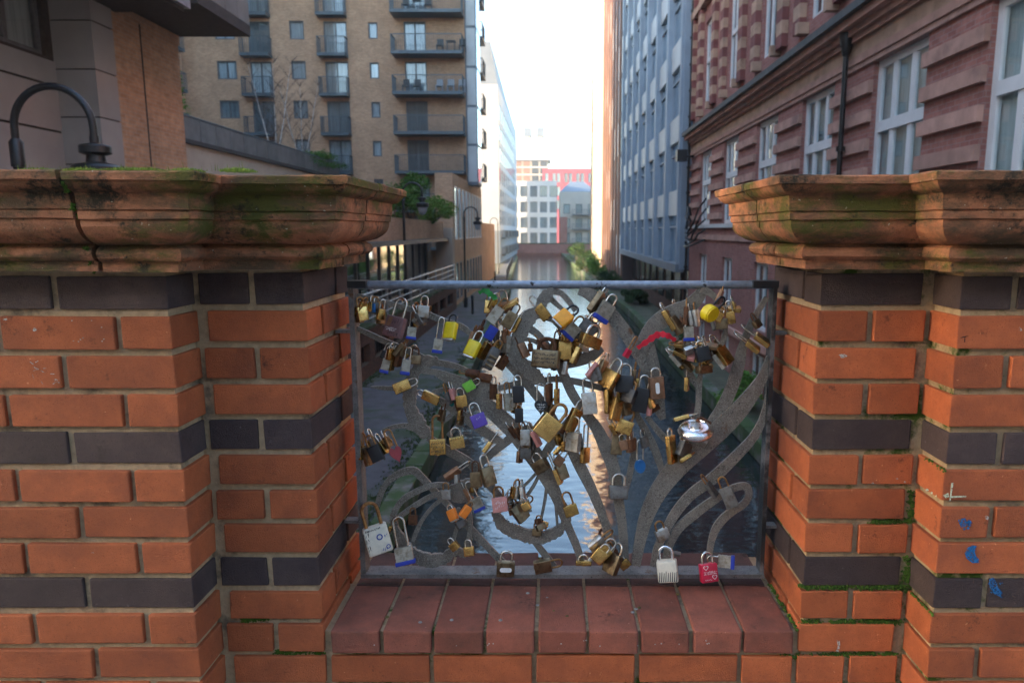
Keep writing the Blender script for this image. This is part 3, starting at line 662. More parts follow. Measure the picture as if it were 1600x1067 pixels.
    if sh > 0:
        mb = MB(); r = max(.0017, W*.075); ushackle(mb, W*.31, S, r, H/2-.002 if shape != 'heart' else H*.3); add('shackle', mb, smat, sm=60)
    LOCKS.append((root, x, y, w, kind, yaw, ang, words, label)); return root, body, W, H, T
LOCKS = []
def writing(root, body, W, H, T, material, lines, seed=1):
    rr = random.Random(seed); mb = MB(); y = -T/2-.0003
    for z, x0, x1, hh in lines:
        x = x0*W
        while x < x1*W:
            dx = hh*H*rr.uniform(.35, .7); a = rr.uniform(-.3, .3)
            for seg in range(rr.choice((1, 2, 2))):
                p = Vector((x+rr.uniform(0, dx*.4), y, z*H+rr.uniform(-.5, .3)*hh*H)); q = p+Vector((rr.uniform(-.2, .7)*dx, 0, hh*H*rr.uniform(.4, .9))); t = Vector((W*.012, 0, W*.006))
                mb.add([p-t, p+t, q+t, q-t], [(0, 1, 2, 3)])
            x += dx*1.25
    return link('lettering', mb.mesh('lettering', material), body)
E_ = 76
LK = [  # x, y, width, height, swing, turn, kind, shackle, layer[, label]
 (562, 494, 15, 20, 4, E_, 'bz', 12), (568, 482, 13, 15, 0, E_, 'br', 6), (575, 482, 13, 15, 0, E_, 'br', 6), (581, 480, 13, 15, 0, E_, 'br', 7), (587, 482, 13, 14, 0, E_-12, 'bb', 7, 0, 'tiny blue padlock among thin brass ones at the start of the top vine'), (595, 495, 18, 24, 2, E_, 'bz', 8),
 (643, 521, 14, 19, -6, 12, 'lb', 22, 1), (651, 501, 13, 20, -3, E_, 'br', 10), (658, 490, 12, 13, 0, 60, 'br', 6), (662, 500, 12, 16, -5, E_, 'bz', 8),
 (684, 541, 14, 22, -8, 14, 'lb', 30, 1), (602, 572, 12, 22, -16, 15, 'lb', 18, 1), (613, 566, 14, 26, -15, E_, 'br', 10), (623, 560, 15, 26, -12, E_, 'ru', 8), (634, 574, 13, 24, -9, 14, 'lb', 16, 1), (630, 549, 12, 16, -10, E_, 'bz', 6),
 (649, 562, 17, 14, 0, 30, 'bz', 8), (628, 604, 17, 26, -68, 10, 'br', 8, 1),
 (774, 492, 16, 27, -36, 14, 'la', 12, 1), (798, 475, 15, 26, 118, E_, 'go', 4), (796, 500, 17, 26, -30, -24, 'bz', 10, 1), (808, 508, 15, 24, -28, E_, 'br', 10), (767, 520, 15, 22, -32, 14, 'db', 12, 1, 'dark blue badge-fronted padlock below a laminated one on the leaning stem'),
 (757, 548, 17, 28, -30, 55, 'br', 8), (786, 566, 15, 24, -35, 40, 'ru', 8), (748, 520, 14, 22, -25, E_, 'ru', 8), (737, 528, 13, 20, -22, E_, 'co', 8),
 (848, 488, 16, 26, 38, 20, 'br', 14, 0), (818, 547, 13, 24, 25, 35, 'co', 12), (829, 543, 9, 13, 8, E_, 'ru', 6), (850, 537, 12, 24, 40, 50, 'co', 6),
 (892, 517, 21, 24, -42, 20, 'lb', 10, 2), (932, 473, 22, 36, -36, 62, 'bz', 8), (944, 488, 22, 30, -32, 16, 'lb', 10, 1), (917, 515, 27, 28, -38, 20, 'gm', 10, 1),
 (922, 533, 38, 18, -22, 8, 'br', 6, 2), (882, 548, 21, 27, -6, -24, 'br', 8, 1), (868, 540, 17, 22, -10, 40, 'bz', 8), (900, 556, 18, 28, -26, 66, 'go', 8, 1),
 (1047, 500, 20, 34, 30, 70, 'br', 8), (1058, 507, 22, 30, 32, 30, 'bz', 4), (1076, 522, 15, 22, 2, 8, 'lb', 12, 1), (1073, 494, 16, 28, -3, 66, 'ru', 10), (1088, 497, 15, 26, 8, 60, 'st', 8), 
 (1122, 494, 15, 16, -30, 20, 'br', 6, 1), (1128, 506, 18, 16, 2, 10, 'bz', 12, 1), (1147, 483, 16, 20, 88, E_, 'br', 4), (1124, 464, 14, 22, -24, 66, 'co', 6),
 (1183, 506, 16, 13, 30, 20, 'bz', 8), (1176, 541, 20, 24, 52, 72, 'br', 18, 1), (1191, 531, 20, 26, 54, 70, 'br', 20),
 (1060, 538, 15, 14, 85, 72, 'br', 4, 1), (1063, 552, 16, 22, 66, 70, 'br', 6, 1), (1076, 548, 17, 14, -70, 20, 'st', 6, 2), (1080, 557, 17, 12, 80, 60, 'pk', 4, 1), (1100, 538, 15, 20, 84, 74, 'br', 6), (1109, 541, 15, 24, 86, 74, 'bz', 6, 1),
 (1130, 554, 24, 34, 34, 48, 'br', 12), (1056, 562, 15, 22, 42, 74, 'la', 8, 1), (1124, 565, 15, 25, 38, 74, 'la', 8, 1), (1100, 577, 27, 12, 2, 4, 'bz', 8, 1), (1073, 600, 15, 21, -2, 70, 'br', 13), (1066, 570, 13, 12, 40, 40, 'br', 6), (1094, 552, 14, 12, 10, 40, 'gm', 8),
 (673, 621, 15, 28, 68, 18, 'br', 6, 1), (708, 616, 12, 18, 18, 72, 'pk', 9, 1), (719, 648, 12, 18, -4, 74, 'br', 8), (716, 632, 11, 18, 20, 60, 'ru', 6),
 (684, 698, 25, 25, 2, 6, 'br', 29, 1, 'brass padlock with handwriting and a tall slim shackle beside its short lettered neighbour'), (714, 691, 23, 19, 8, 10, 'go', 8, 1, 'small gold padlock lettered along the top beside the tall-shackled one'),
 (772, 612, 16, 24, 0, 60, 'ru', 8), (780, 627, 15, 24, 2, E_, 'br', 14), (794, 628, 14, 27, 5, 10, 'la', 14, 1), (858, 616, 17, 34, 0, 70, 'ru', 12), (870, 619, 15, 24, 0, E_, 'br', 18),
 (926, 579, 15, 26, -40, 56, 'pk', 13, 1), (952, 592, 27, 29, -28, -22, 'br', 12, 2), (940, 577, 18, 30, -22, 56, 'bz', 8), (921, 630, 23, 34, 6, 24, 'st', 16, 1), (951, 627, 17, 38, 0, 58, 'br', 12, 1), (963, 639, 19, 36, -14, 38, 'br', 10, 2),
 (976, 600, 27, 27, -6, 14, 'bk', 10, 1), (983, 618, 22, 22, -20, -18, 'bk', 6, 2), (1001, 625, 23, 38, -12, 24, 'bk', 14, 1), (1015, 637, 15, 24, -4, 70, 'pk', 24, 1), (1026, 606, 23, 34, 5, 10, 'co', 8, 1, 'copper brown padlock with a white tag on the broad iron leaf'),
 (978, 634, 18, 30, 10, 40, 'bz', 10), (976, 667, 25, 22, -20, 14, 'br', 12, 1), (895, 657, 20, 38, -26, 34, 'br', 10, 1), (896, 690, 23, 29, -6, -12, 'la', 18, 2), (914, 711, 18, 25, -3, 50, 'br', 32), (873, 702, 10, 20, -42, 60, 'go', 8),
 (964, 694, 18, 32, -6, 22, 'bz', 12), (984, 690, 15, 34, -2, 60, 'co', 14), (966, 769, 30, 21, -3, 5, 'gm', 10, 1, 'wide dull grey padlock clasped across an upright iron stem'),
 (1049, 702, 20, 44, 6, 26, 'br', 6, 1), (1069, 702, 26, 24, -24, 12, 'gm', 8), (1071, 716, 16, 20, -60, 66, 'br', 4, 1), (1112, 765, 16, 26, 36, 64, 'gm', 12, 1), (1139, 777, 20, 34, 22, 14, 'gm', 12, 1),
 (1064, 653, 15, 24, -76, 72, 'go', 14), (1099, 660, 16, 24, 62, 66, 'ru', 8),
 (565, 707, 15, 22, 2, E_, 'br', 22), (575, 712, 18, 30, 16, 64, 'bz', 18), (587, 708, 20, 26, 25, 30, 'bk', 12, 1), (600, 698, 14, 22, 34, E_, 'br', 10), (606, 690, 13, 18, 30, E_, 'bz', 8),
 (707, 740, 17, 26, -56, 50, 'co', 15, 1), (744, 749, 18, 24, 4, 14, 'bz', 12, 1), (763, 744, 21, 30, 16, 14, 'bz', 14, 2), (762, 698, 15, 20, -36, E_, 'go', 14), (825, 688, 20, 26, 22, 30, 'bz', 14), (838, 685, 15, 26, 26, E_, 'pk', 12, 1),
 (812, 676, 14, 20, 30, 50, 'ru', 8), (803, 674, 13, 20, 36, 60, 'ru', 8), (845, 728, 24, 20, 30, 6, 'bz', 6, 1), (872, 744, 15, 25, 22, E_, 'go', 26, 1), (878, 737, 18, 24, 20, 34, 'bz', 14), (732, 772, 13, 22, 28, E_, 'co', 10),
 (746, 788, 17, 22, 24, 10, 'lb', 24, 1), (796, 785, 12, 22, -2, 10, 'cb', 8, 1), (809, 769, 15, 20, 2, 60, 'st', 8, 1), (817, 772, 14, 24, 6, E_, 'st', 8, 1), (812, 801, 22, 28, 36, 16, 'bz', 10, 2),
 (822, 791, 14, 13, 30, 10, 'go', 6, 3), (842, 815, 14, 8, 0, 10, 'ru', 3, 1), (845, 823, 17, 10, 20, 14, 'bz', 4, 2), (850, 820, 12, 12, 80, 60, 'go', 3, 1), (839, 831, 15, 12, 0, 14, 'bz', 6), (892, 797, 22, 18, 18, 10, 'br', 15, 1, 'olive brass padlock dangling alone from a thin iron filament'), (905, 690, 12, 20, 10, 40, 'gm', 6),
 (710, 853, 15, 13, 40, 20, 'br', 5, 1), (733, 861, 17, 15, 8, 14, 'go', 7, 1), (609, 828, 14, 16, -32, E_, 'br', 15), (632, 868, 28, 28, 12, 8, 'lb', 40, 1, 'large laminated padlock with blue bumper and tall rusty shackle near the sill'), (645, 812, 14, 16, 0, 20, 'ru', 8),
 (720, 818, 17, 12, 30, 14, 'gm', 5), (790, 888, 29, 24, -4, 6, 'bz', 9, 1, 'bronze padlock with a white oval label at the foot of a slanting stem'), (848, 884, 22, 28, -80, 10, 'bz', 12, 1, 'bronze padlock lying sideways on the bottom bar with its shackle open to the side'),
 (932, 849, 20, 26, -52, 34, 'st', 14, 2), (941, 862, 25, 24, -48, 16, 'br', 8, 1), (957, 880, 26, 32, -22, -26, 'bz', 10, 2), (976, 881, 18, 14, 40, 30, 'br', 6), (912, 879, 26, 8, 0, 20, 'br', 2), (936, 868, 20, 22, -40, 20, 'go', 6, 3),
 (1035, 835, 22, 18, 20, 18, 'st', 8, 1, 'small silver padlock with etched pattern on a curved stem by the sill'), (1135, 877, 19, 26, 90, 12, 'lb', 12, 1, 'laminated padlock with blue bumper lying flat along the bottom bar'), (1057, 865, 8, 13, 84, E_, 'gm', 3),
 (1007, 690, 14, 18, 14, 40, 'gm', 8), (862, 640, 14, 18, -20, 40, 'bz', 8), (884, 668, 14, 22, -30, 60, 'ru', 8), (757, 590, 15, 22, 80, 60, 'ru', 8), (738, 583, 14, 20, 84, 66, 'ru', 8), (990, 590, 15, 24, -8, E_, 'bz', 10), (995, 604, 15, 26, -10, E_, 'br', 12),
]
for t in LK:
    a = list(t)+[0, None][len(t)-8:] if len(t) < 10 else list(t); lock(*a[:9], label=a[9])
# the smaller locks packed between them
rf = random.Random(44)
CL = [((575, 488), (22, 9), 5), ((652, 498), (14, 12), 4), ((618, 556), (20, 10), 4), ((768, 500), (26, 28), 7), ((790, 552), (20, 18), 5), ((905, 520), (26, 26), 8), ((1060, 505), (22, 20), 4), ((1095, 555), (38, 18), 9), ((1130, 492), (18, 18), 4), ((955, 605), (26, 26), 7), ((1005, 622), (16, 20), 4), ((585, 700), (20, 10), 4),
      ((805, 782), (24, 16), 6), ((880, 690), (18, 34), 7), ((715, 765), (28, 24), 4), ((945, 868), (22, 16), 5), ((800, 640), (18, 16), 3), ((712, 640), (24, 20), 4), ((870, 560), (22, 20), 5), ((820, 700), (20, 18), 4), ((975, 680), (18, 18), 4), ((1075, 690), (22, 18), 3)]
for (cx_, cy_), (rx_, ry_), n_ in CL:
    for _ in range(n_):
        k_ = rf.choice(['br', 'br', 'bz', 'bz', 'ru', 'co', 'gm', 'la', 'go', 'st', 'bk']); w0 = rf.uniform(11, 18)
        lock(cx_+rf.uniform(-rx_, rx_), cy_+rf.uniform(-ry_, ry_), w0, w0*rf.uniform(1.0, 1.6), rf.gauss(-6 if cx_ < 1030 else 18, 24), rf.choice([E_, 66, 55, 30, -20, 12]), k_, rf.uniform(5, 14), rf.choice([0, 0, 1, -1]))
# the ones that stand out
W_ = lock(617, 511, 30, 32, -15, -22, 'ph', 20, 2, 'large photo-printed padlock with handwriting on the top vine', thick=13, smat='shackle_steel')
[writing(q[0], q[0].children[0], q[3]*PXM, 24*PXM, max(.0085, min(.02, q[3]*PXM*.42)), 'dark_ink', [(.2, -.4, .4, .15), (-.05, -.4, .4, .15), (-.3, -.4, .4, .12)] if 'handwriting' in q[8] else [(.25, -.4, .4, .2)], 31) for q in LOCKS if q[8] and ('tall slim' in q[8] or 'lettered' in q[8])]
writing(*W_, 'white_ink', [(-.12, -.35, .25, .08), (-.2, -.3, .2, .07)], 2); writing(*W_, 'dark_ink', [(.16, -.1, .4, .22), (-.36, -.2, .4, .16)], 3)
q = MB(); q.add([(-.40*W_[2], -W_[4]/2-.0002, .0), (-.16*W_[2], -W_[4]/2-.0002, .0), (-.1*W_[2], -W_[4]/2-.0002, .42*W_[3]), (-.34*W_[2], -W_[4]/2-.0002, .42*W_[3])], [(0, 1, 2, 3)]); link('photo_patch', q.mesh('photo_patch', 'copper'), W_[1])
lock(704, 517, 19, 27, -9, -22, 'ye', 8, 1, 'yellow cased padlock hanging on the long vine above the towpath', tilt=24, smat='black_paint')
lock(738, 545, 20, 26, -26, -20, 'ye', 12, 2, 'yellow cased padlock slanting below a blue badge padlock', tilt=22)
lock(768, 560, 17, 36, -27, 14, 'gc', 8, 2, 'grey combination padlock with brass dials on the slanting cluster')
lock(880, 498, 23, 26, -52, -20, 'am', 10, 3, 'amber cased padlock beside the water-side iron flower', tilt=24, smat='black_paint')
W_ = lock(853, 561, 42, 27, -5, -14, 'bz', 6, 2, 'wide bronze padlock with faded handwriting inside the crusted iron flower', thick=16); writing(*W_, 'dark_ink', [(.2, -.4, .4, .12), (-.02, -.4, .4, .12), (-.22, -.4, .35, .1)], 5)
lock(980, 552, 10, 14, -30, 30, 'rd', 20, 1, 'tiny red padlock on a long thin shackle beside the broad leaf', smat='shackle_rust')
lock(1109, 489, 23, 28, -46, 34, 'ys', 12, 2, 'round yellow padlock with a black shackle under the arched petal', thick=16, smat='black_paint')
lock(1098, 553, 22, 22, 14, 12, 'bk', 4, 2, 'black square padlock with lime rim in the crowded right-hand flower')
lock(733, 603, 15, 17, -60, 10, 'li', 7, 1, 'lime green padlock tipped sideways beside the iron knot')
W_ = lock(748, 657, 23, 21, 22, 14, 'pu', 12, 2, 'purple padlock with a small crown mark and long silver shackle', smat='shackle_steel'); writing(*W_, 'white_ink', [(.15, -.1, .2, .18)], 8)
lock(810, 616, 18, 26, 4, 8, 'bk', 12, 1, 'black padlock with a black tag dangling under it over the water', smat='shackle_steel')
r_, b_, w_, h_, t_ = lock(811, 649, 13, 22, 2, 8, 'bk', 3, 1, 'plain black tag-like padlock dangling beneath a black padlock', thick=6)
W_ = lock(845, 637, 20, 22, 0, 8, 'bh', 24, 1, 'black heart-shaped engraved padlock on a tall shackle'); writing(*W_, 'white_ink', [(.2, -.3, .3, .1), (.02, -.3, .3, .1), (-.16, -.2, .2, .1)], 9)
lock(855, 667, 34, 36, -40, 8, 'go', 14, 3, 'largest gold padlock, square and tilted, over the crossing stems', smat='shackle_rust')
lock(1000, 728, 17, 22, 0, 20, 'bl', 26, 1, 'blue round padlock on a long shackle over dark water')
W_ = lock(620, 711, 19, 27, 24, 20, 'rr', 28, 1, 'red heart-shaped padlock on a long brass shackle by the frame', thick=11, smat='shackle_rust')
lock(707, 804, 15, 18, 26, -16, 'or', 4, 2, 'plain orange padlock, upper of two small orange ones', tilt=20); lock(727, 799, 13, 20, -36, 20, 'or', 4, 3, 'orange padlock with dark sides tilted against the other orange one')
W_ = lock(781, 788, 24, 23, 8, 8, 'pk', 10, 2, 'salmon pink padlock with white writing in the lower flower'); writing(*W_, 'white_ink', [(.1, -.35, .35, .2), (-.2, -.35, .3, .2)], 12)
W_ = lock(590, 842, 38, 44, 15, 20, 'wh', 26, 2, 'big white printed padlock with blue rings hanging by the frame', thick=24, smat='shackle_rust')
y_ = -W_[4]/2-.0003
for cx_, cz_, r0, nm in ((.1, .12, .13, 'blue_ink'), (.34, -.3, .09, 'blue_ink')):
    q = MB(); n = 20
    q.add([(cx_*W_[2]+r0*k_*W_[2]*math.cos(a), y_, cz_*W_[3]+r0*k_*W_[2]*math.sin(a)) for k_ in (1, .6) for a in [6.2832*i/n for i in range(n)]], [(i, (i+1) % n, n+(i+1) % n, n+i) for i in range(n)]); link('printed_ring', q.mesh('printed_ring', nm), W_[1])
writing(*W_, 'dark_ink', [(.28, -.48, -.3, .16), (.05, -.48, -.32, .16), (-.2, -.48, -.3, .16), (.42, -.4, .2, .06)], 15); writing(*W_, 'blue_ink', [(.1, .3, .45, .1), (-.38, .1, .3, .1)], 16)
W_ = lock(1107, 894, 28, 29, 5, 12, 'rd', 10, 2, 'red padlock with two white hearts and lettering above the sill', thick=12, smat='shackle_steel'); y_ = -W_[4]/2-.0003
for cx_, cz_ in ((-.22, .32), (.26, -.22)):
    q = MB(); n = 24; pts = []
    for k_ in (1, .72):
        for i in range(n): a = 6.2832*i/n; pts.append((cx_*W_[2]+k_*.0098*W_[2]*16*math.sin(a)**3, y_, cz_*W_[3]+k_*.0098*W_[2]*(13*math.cos(a)-5*math.cos(2*a)-2*math.cos(3*a)-math.cos(4*a))))
    q.add(pts, [(i, (i+1) % n, n+(i+1) % n, n+i) for i in range(n)]); link('heart_print', q.mesh('heart_print', 'white_ink'), W_[1])
writing(*W_, 'white_ink', [(.06, -.36, .4, .07), (-.04, -.36, .4, .07), (-.36, -.3, .1, .06)], 20)
W_ = lock(1043, 891, 32, 34, 6, -10, 'ze', 12, 2, 'zebra-striped padlock resting over the sill', thick=20, smat='chrome')
q = MB(); y_ = -W_[4]/2-.0003
for i in range(9):
    x = (-.46+i*.105)*W_[2]; dz = random.uniform(-.05, .05)*W_[3]; q.add([(x, y_, -.44*W_[3]), (x+.05*W_[2], y_, -.44*W_[3]), (x+.11*W_[2], y_, dz), (x+.085*W_[2], y_, dz+.03*W_[3])], [(0, 1, 2, 3)])
link('stripe_print', q.mesh('stripe_print', 'dark_ink'), W_[1])
# chrome disc lock
dl = link('disc_lock', None, None, P(1087, 673, 1.565)); tag(dl, 'shiny chrome disc lock on the right-hand iron stem', 'padlock'); dl.rotation_euler = (R(14), R(-5), 0)
q = MB(); prof = [(.0001, -.013), (.026, -.013), (.034, -.011), (.039, -.006), (.041, 0), (.039, .006), (.034, .011), (.030, .0125), (.028, .010), (.018, .010), (.016, .0125), (.0001, .0125)]; q.lathe(prof, (0, 0, 0), 40); link('body', q.mesh('body', 'chrome', 40), dl)
q = MB(); q.lathe([(.012, .012), (.012, .0165), (.0001, .017)], (0, 0, 0), 24); link('keyhole', q.mesh('keyhole', 'shackle_steel', 40), dl)
q = MB(); q.tube([(-.02+.04*i/8, .034+.012*math.sin(math.pi*i/8), 0) for i in range(9)], .0045, 8); link('shackle', q.mesh('shackle', 'chrome', 60), dl)
# white tags
for r0, x0, z0 in [(l[0], 0, .06) for l in LOCKS if l[8] and ('white tag' in l[8] or 'oval label' in l[8])]:
    bdy = r0.children[0]; d = bdy.data; ymin = min(v.co.y for v in d.vertices); wx = max(v.co.x for v in d.vertices)
    q = MB(); vert = 'white tag' in [l[8] for l in LOCKS if l[0] == r0][0]
    ol = rrect(wx*(.55 if vert else 1.3), wx*(1.5 if vert else .5), wx*.22); plate(q, ol, ymin-.0006, ymin+.0002); link('label_tag', q.mesh('label_tag', 'white_ink'), bdy)
# labels: what sets each lock apart from its neighbours
NOT = [(617, 511, 'the photo-printed padlock'), (704, 517, 'the yellow padlock on the long vine'), (738, 545, 'the slanting yellow padlock'), (880, 498, 'the amber padlock'), (853, 561, 'the wide bronze padlock'), (1109, 489, 'the round yellow padlock'),
       (1098, 553, 'the lime-rimmed black padlock'), (733, 603, 'the lime green padlock'), (748, 657, 'the purple padlock'), (810, 620, 'the black tagged padlock'), (845, 637, 'the black heart padlock'), (855, 667, 'the largest gold padlock'), (1000, 728, 'the blue round padlock'),
       (620, 711, 'the red heart padlock'), (717, 802, 'the two orange padlocks'), (781, 788, 'the salmon pink padlock'), (590, 842, 'the big white printed padlock'), (1107, 894, 'the red padlock with white hearts'), (1043, 891, 'the zebra-striped padlock'), (1087, 673, 'the chrome disc lock'),
       (1026, 606, 'the white-tagged copper padlock'), (684, 698, 'the tall-shackled padlock with handwriting'), (587, 482, 'the tiny blue padlock'), (790, 888, 'the padlock with the oval label'), (980, 600, 'the bulky black padlocks'), (940, 860, 'the foot of the broad centre stem'), (1183, 530, 'the black end of the frame')]
LB = []
for root, x, y, w, kind, yaw, ang, words, label in LOCKS:
    if not label:
        near = sorted(NOT, key=lambda q: (q[0]-x)**2+(q[1]-y)**2)[0]
        size = 'small ' if w < 15 else ('large ' if w > 26 else '')
        pose = 'seen edge-on ' if yaw > 65 else ('lying sideways ' if abs(ang) > 58 else ('slanting ' if abs(ang) > 24 else ''))
        label = (size+words+' '+pose+'by '+near[2]).strip()
    LB.append(label)
for pas in (0, 1):
    cnt = {}
    for l in LB: cnt[l] = cnt.get(l, 0)+1
    for i, (root, x, y, w, kind, yaw, ang, words, label) in enumerate(LOCKS):
        if cnt[LB[i]] > 1:
            if pas == 0:
                sm_ = [c for c in root.children if c.name.startswith('shackle')]; m_ = sm_[0].data.materials[0].name if sm_ else ''
                head, tail = LB[i].split(' by ', 1); LB[i] = head+(' on a rusty shackle by ' if 'rust' in m_ else ' on a steel shackle by ')+tail
            else:
                o_ = sorted([q for q in LOCKS if q[7] != words], key=lambda q: (q[1]-x)**2+(q[2]-y)**2)[0]
                LB[i] = ' '.join((LB[i].split(' by ')[0]+' touching a '+o_[7]).split()[:16])
for i, q in enumerate(LOCKS): tag(q[0], LB[i], 'padlock', 'padlocks on the iron grille')
# ribbons tied to the iron
def strip(name, pts, material, label, Y, w=.009):
    q = MB(); pp = [P(px, py, Y+dy) for px, py, dy in smooth_path(pts, 8)]
    for i, p in enumerate(pp):
        t = (pp[min(i+1, len(pp)-1)]-pp[max(i-1, 0)]).normalized(); n = Vector((-t.z, 0, t.x)); ww = w*(.55+.45*math.sin(math.pi*i/(len(pp)-1)))*(1+.25*math.sin(i*1.3))
        q.v += [tuple(p+n*ww*.5), tuple(p-n*ww*.5), tuple(p-n*ww*.5+Vector((0, .0016, 0))), tuple(p+n*ww*.5+Vector((0, .0016, 0)))]
    for i in range(len(pp)-1):
        for k in range(4): q.f.append((i*4+k, (i+1)*4+k, (i+1)*4+(k+1) % 4, i*4+(k+1) % 4))
    q.f.append((3, 2, 1, 0)); e = len(pp)*4-4; q.f.append((e, e+1, e+2, e+3))
    return tag(q.build(name, material, None, 50), label, 'ribbon')
strip('ribbon', [(996, 544, -.012), (1012, 533, -.016), (1028, 523, -.014), (1042, 524, -.02), (1056, 532, -.012)], 'red_cloth', 'red ribbon tied round the broad iron leaf', YG-.01, .014)
strip('ribbon', [(748, 458, -.004), (758, 454, -.012), (766, 460, -.014), (774, 466, -.006), (770, 468, -.016)], 'green_cloth', 'torn green ribbon knotted on a stem under the top rail', YG-.008, .013)
strip('ribbon', [(694, 612, -.004), (700, 622, -.01), (706, 630, -.004), (712, 622, -.012), (718, 614, -.004)], 'teal_cloth', 'dark teal ribbon wound on a petal by the lime padlock', YG-.002, .014)

# ------------------------------------------------------------------ ground, canal, bridge deck
ZT = EYE-4.5; ZW = EYE-4.85
KL = [(1.2, -2.4), (15, -2.55), (35, -3.05), (56, -3.55), (70, -4.3), (100, -5.6), (125, -6.6), (146, -8.2)]
KR = [(1.2, 4.35), (40, 4.25), (67, 3.45), (100, 2.5), (127, 1.8), (146, 1.3)]
def lerp_tab(tab, y):
    for (a, xa_), (b, xb_) in zip(tab[:-1], tab[1:]):
        if y <= b: return xa_+(xb_-xa_)*max(0, (y-a))/(b-a)
    return tab[-1][1]
ys = [-40, 1.2]+[1.2+k*4.826 for k in range(1, 31)]
mb = MB()
for y0, y1 in zip(ys[:-1], ys[1:]):
    for tab, far_ in ((KL, -700), (KR, 700)):
        a, b = lerp_tab(tab, y0), lerp_tab(tab, y1); e = .32 if far_ < 0 else -.32
        if far_ < 0: mb.quad((far_, y0, ZT), (a-e, y0, ZT), (b-e, y1, ZT), (far_, y1, ZT))
        else: mb.quad((a-e, y0, ZT), (far_, y0, ZT), (far_, y1, ZT), (b-e, y1, ZT))
mb.quad((-700, ys[-1], ZT), (700, ys[-1], ZT), (700, 1500, ZT), (-700, 1500, ZT)); mb.quad((-700, -700, ZT), (700, -700, ZT), (700, -40, ZT), (-700, -40, ZT))
struct('ground', mb, 'earth')
mb = MB()
for y0, y1 in zip(ys[:-1], ys[1:]): mb.quad((lerp_tab(KL, y0)-.1, y0, ZW), (lerp_tab(KR, y0)+.1, y0, ZW), (lerp_tab(KR, y1)+.1, y1, ZW), (lerp_tab(KL, y1)-.1, y1, ZW))
struct('canal_water', mb, 'water')
mb = MB()
for tab, s in ((KL, -1), (KR, 1)):
    for y0, y1 in zip(ys[:-1], ys[1:]):
        a, b = lerp_tab(tab, y0), lerp_tab(tab, y1); mb.quad((a+s*.02, y0, ZW-1), (b+s*.02, y1, ZW-1), (b+s*.02, y1, ZT-.05), (a+s*.02, y0, ZT-.05))
struct('canal_wall', mb, 'canal_brick')
mb = MB()
for y0, y1 in zip(ys[1:-1], ys[2:]):
    a, b = lerp_tab(KL, y0), lerp_tab(KL, y1)
    mb.quad((min(-5.8, a-1.6), y0, ZT+.006), (a-.31, y0, ZT+.006), (b-.31, y1, ZT+.006), (min(-5.8, b-1.6), y1, ZT+.006))
path = struct('towpath', mb, 'asphalt')
rr = random.Random(21)
y = 3.0; kerb = struct('canal_kerb', MB().box(KL[0][1]-.3, KL[0][1], 1.3, 2.9, ZT-.25, ZT+.09), 'kerb_stone')
KS = {}
for tab, s in ((KL, -1), (KR, 1)):
    y = 3.0
    while y < 144:
        L = .9 if y < 30 else 2.4; a, b = lerp_tab(tab, y), lerp_tab(tab, y+L)
        me = bevel_box('kerb%d' % rr.randint(0, 2), .34, L-.012, .42, .02, 2, 'kerb_stone', .006); o = put('stone', me, kerb, ((a+b)/2+s*.16, y+L/2, ZT-.12+rr.uniform(-.012, .012))); o.rotation_euler.z = math.atan2(a-b, L); y += L
mg = MB()                                                  # moss and grass growing on the towpath edges
for k in range(2600):
    y = 7+22*rr.random()**1.6; x = (lerp_tab(KL, y)-.3-abs(rr.gauss(0, .22))) if rr.random() < .6 else (-5.78+abs(rr.gauss(0, .2))); blade_patch(mg, (x, y, ZT+.006), .06, .06, 5, .07, .010, rr, 1.2)
o = mg.build('verge_moss', 'moss', None); o['kind'] = 'stuff'; o['label'] = 'green moss and grass creeping over the edges of the towpath'; o['category'] = 'moss'
struct('bridge_deck', MB().box(-90, 90, -18, YB+.05, -.9, 0), 'pavement')
mb = MB().box(-90, 90, -18.02, -15, 0.004, .13); mb.box(-90, 90, -.6, Y1-.02, 0.004, .05); struct('pavement', mb, 'pavement')

# ------------------------------------------------------------------ building kit
X_, Y_, Z_ = Vector((1, 0, 0)), Vector((0, 1, 0)), Vector((0, 0, 1))
def cutwall(mb, fr, W, H, ops, depth):
    o, ud, nd = fr; us = sorted({0, W}|{x for q in ops for x in q[:2] if 0 < x < W}); vs = sorted({0, H}|{x for q in ops for x in q[2:4] if 0 < x < H})
    pt = lambda u, v, n=0: o+ud*u+Z_*v+nd*n
    for u0, u1 in zip(us[:-1], us[1:]):
        run = None
        for v0, v1 in zip(vs[:-1], vs[1:]):
            uc, vc = (u0+u1)/2, (v0+v1)/2
            if any(q[0] < uc < q[1] and q[2] < vc < q[3] for q in ops):
                if run is not None: mb.quad(pt(u0, run), pt(u1, run), pt(u1, v0), pt(u0, v0)); run = None
            elif run is None: run = v0
        if run is not None: mb.quad(pt(u0, run), pt(u1, run), pt(u1, H), pt(u0, H))
    for q in ops:
        u0, u1, v0, v1 = q[:4]; d = -depth
        for a, b in (((u0, v0), (u1, v0)), ((u1, v0), (u1, v1)), ((u1, v1), (u0, v1)), ((u0, v1), (u0, v0))): mb.quad(pt(*a), pt(*b), pt(*b, d), pt(*a, d))
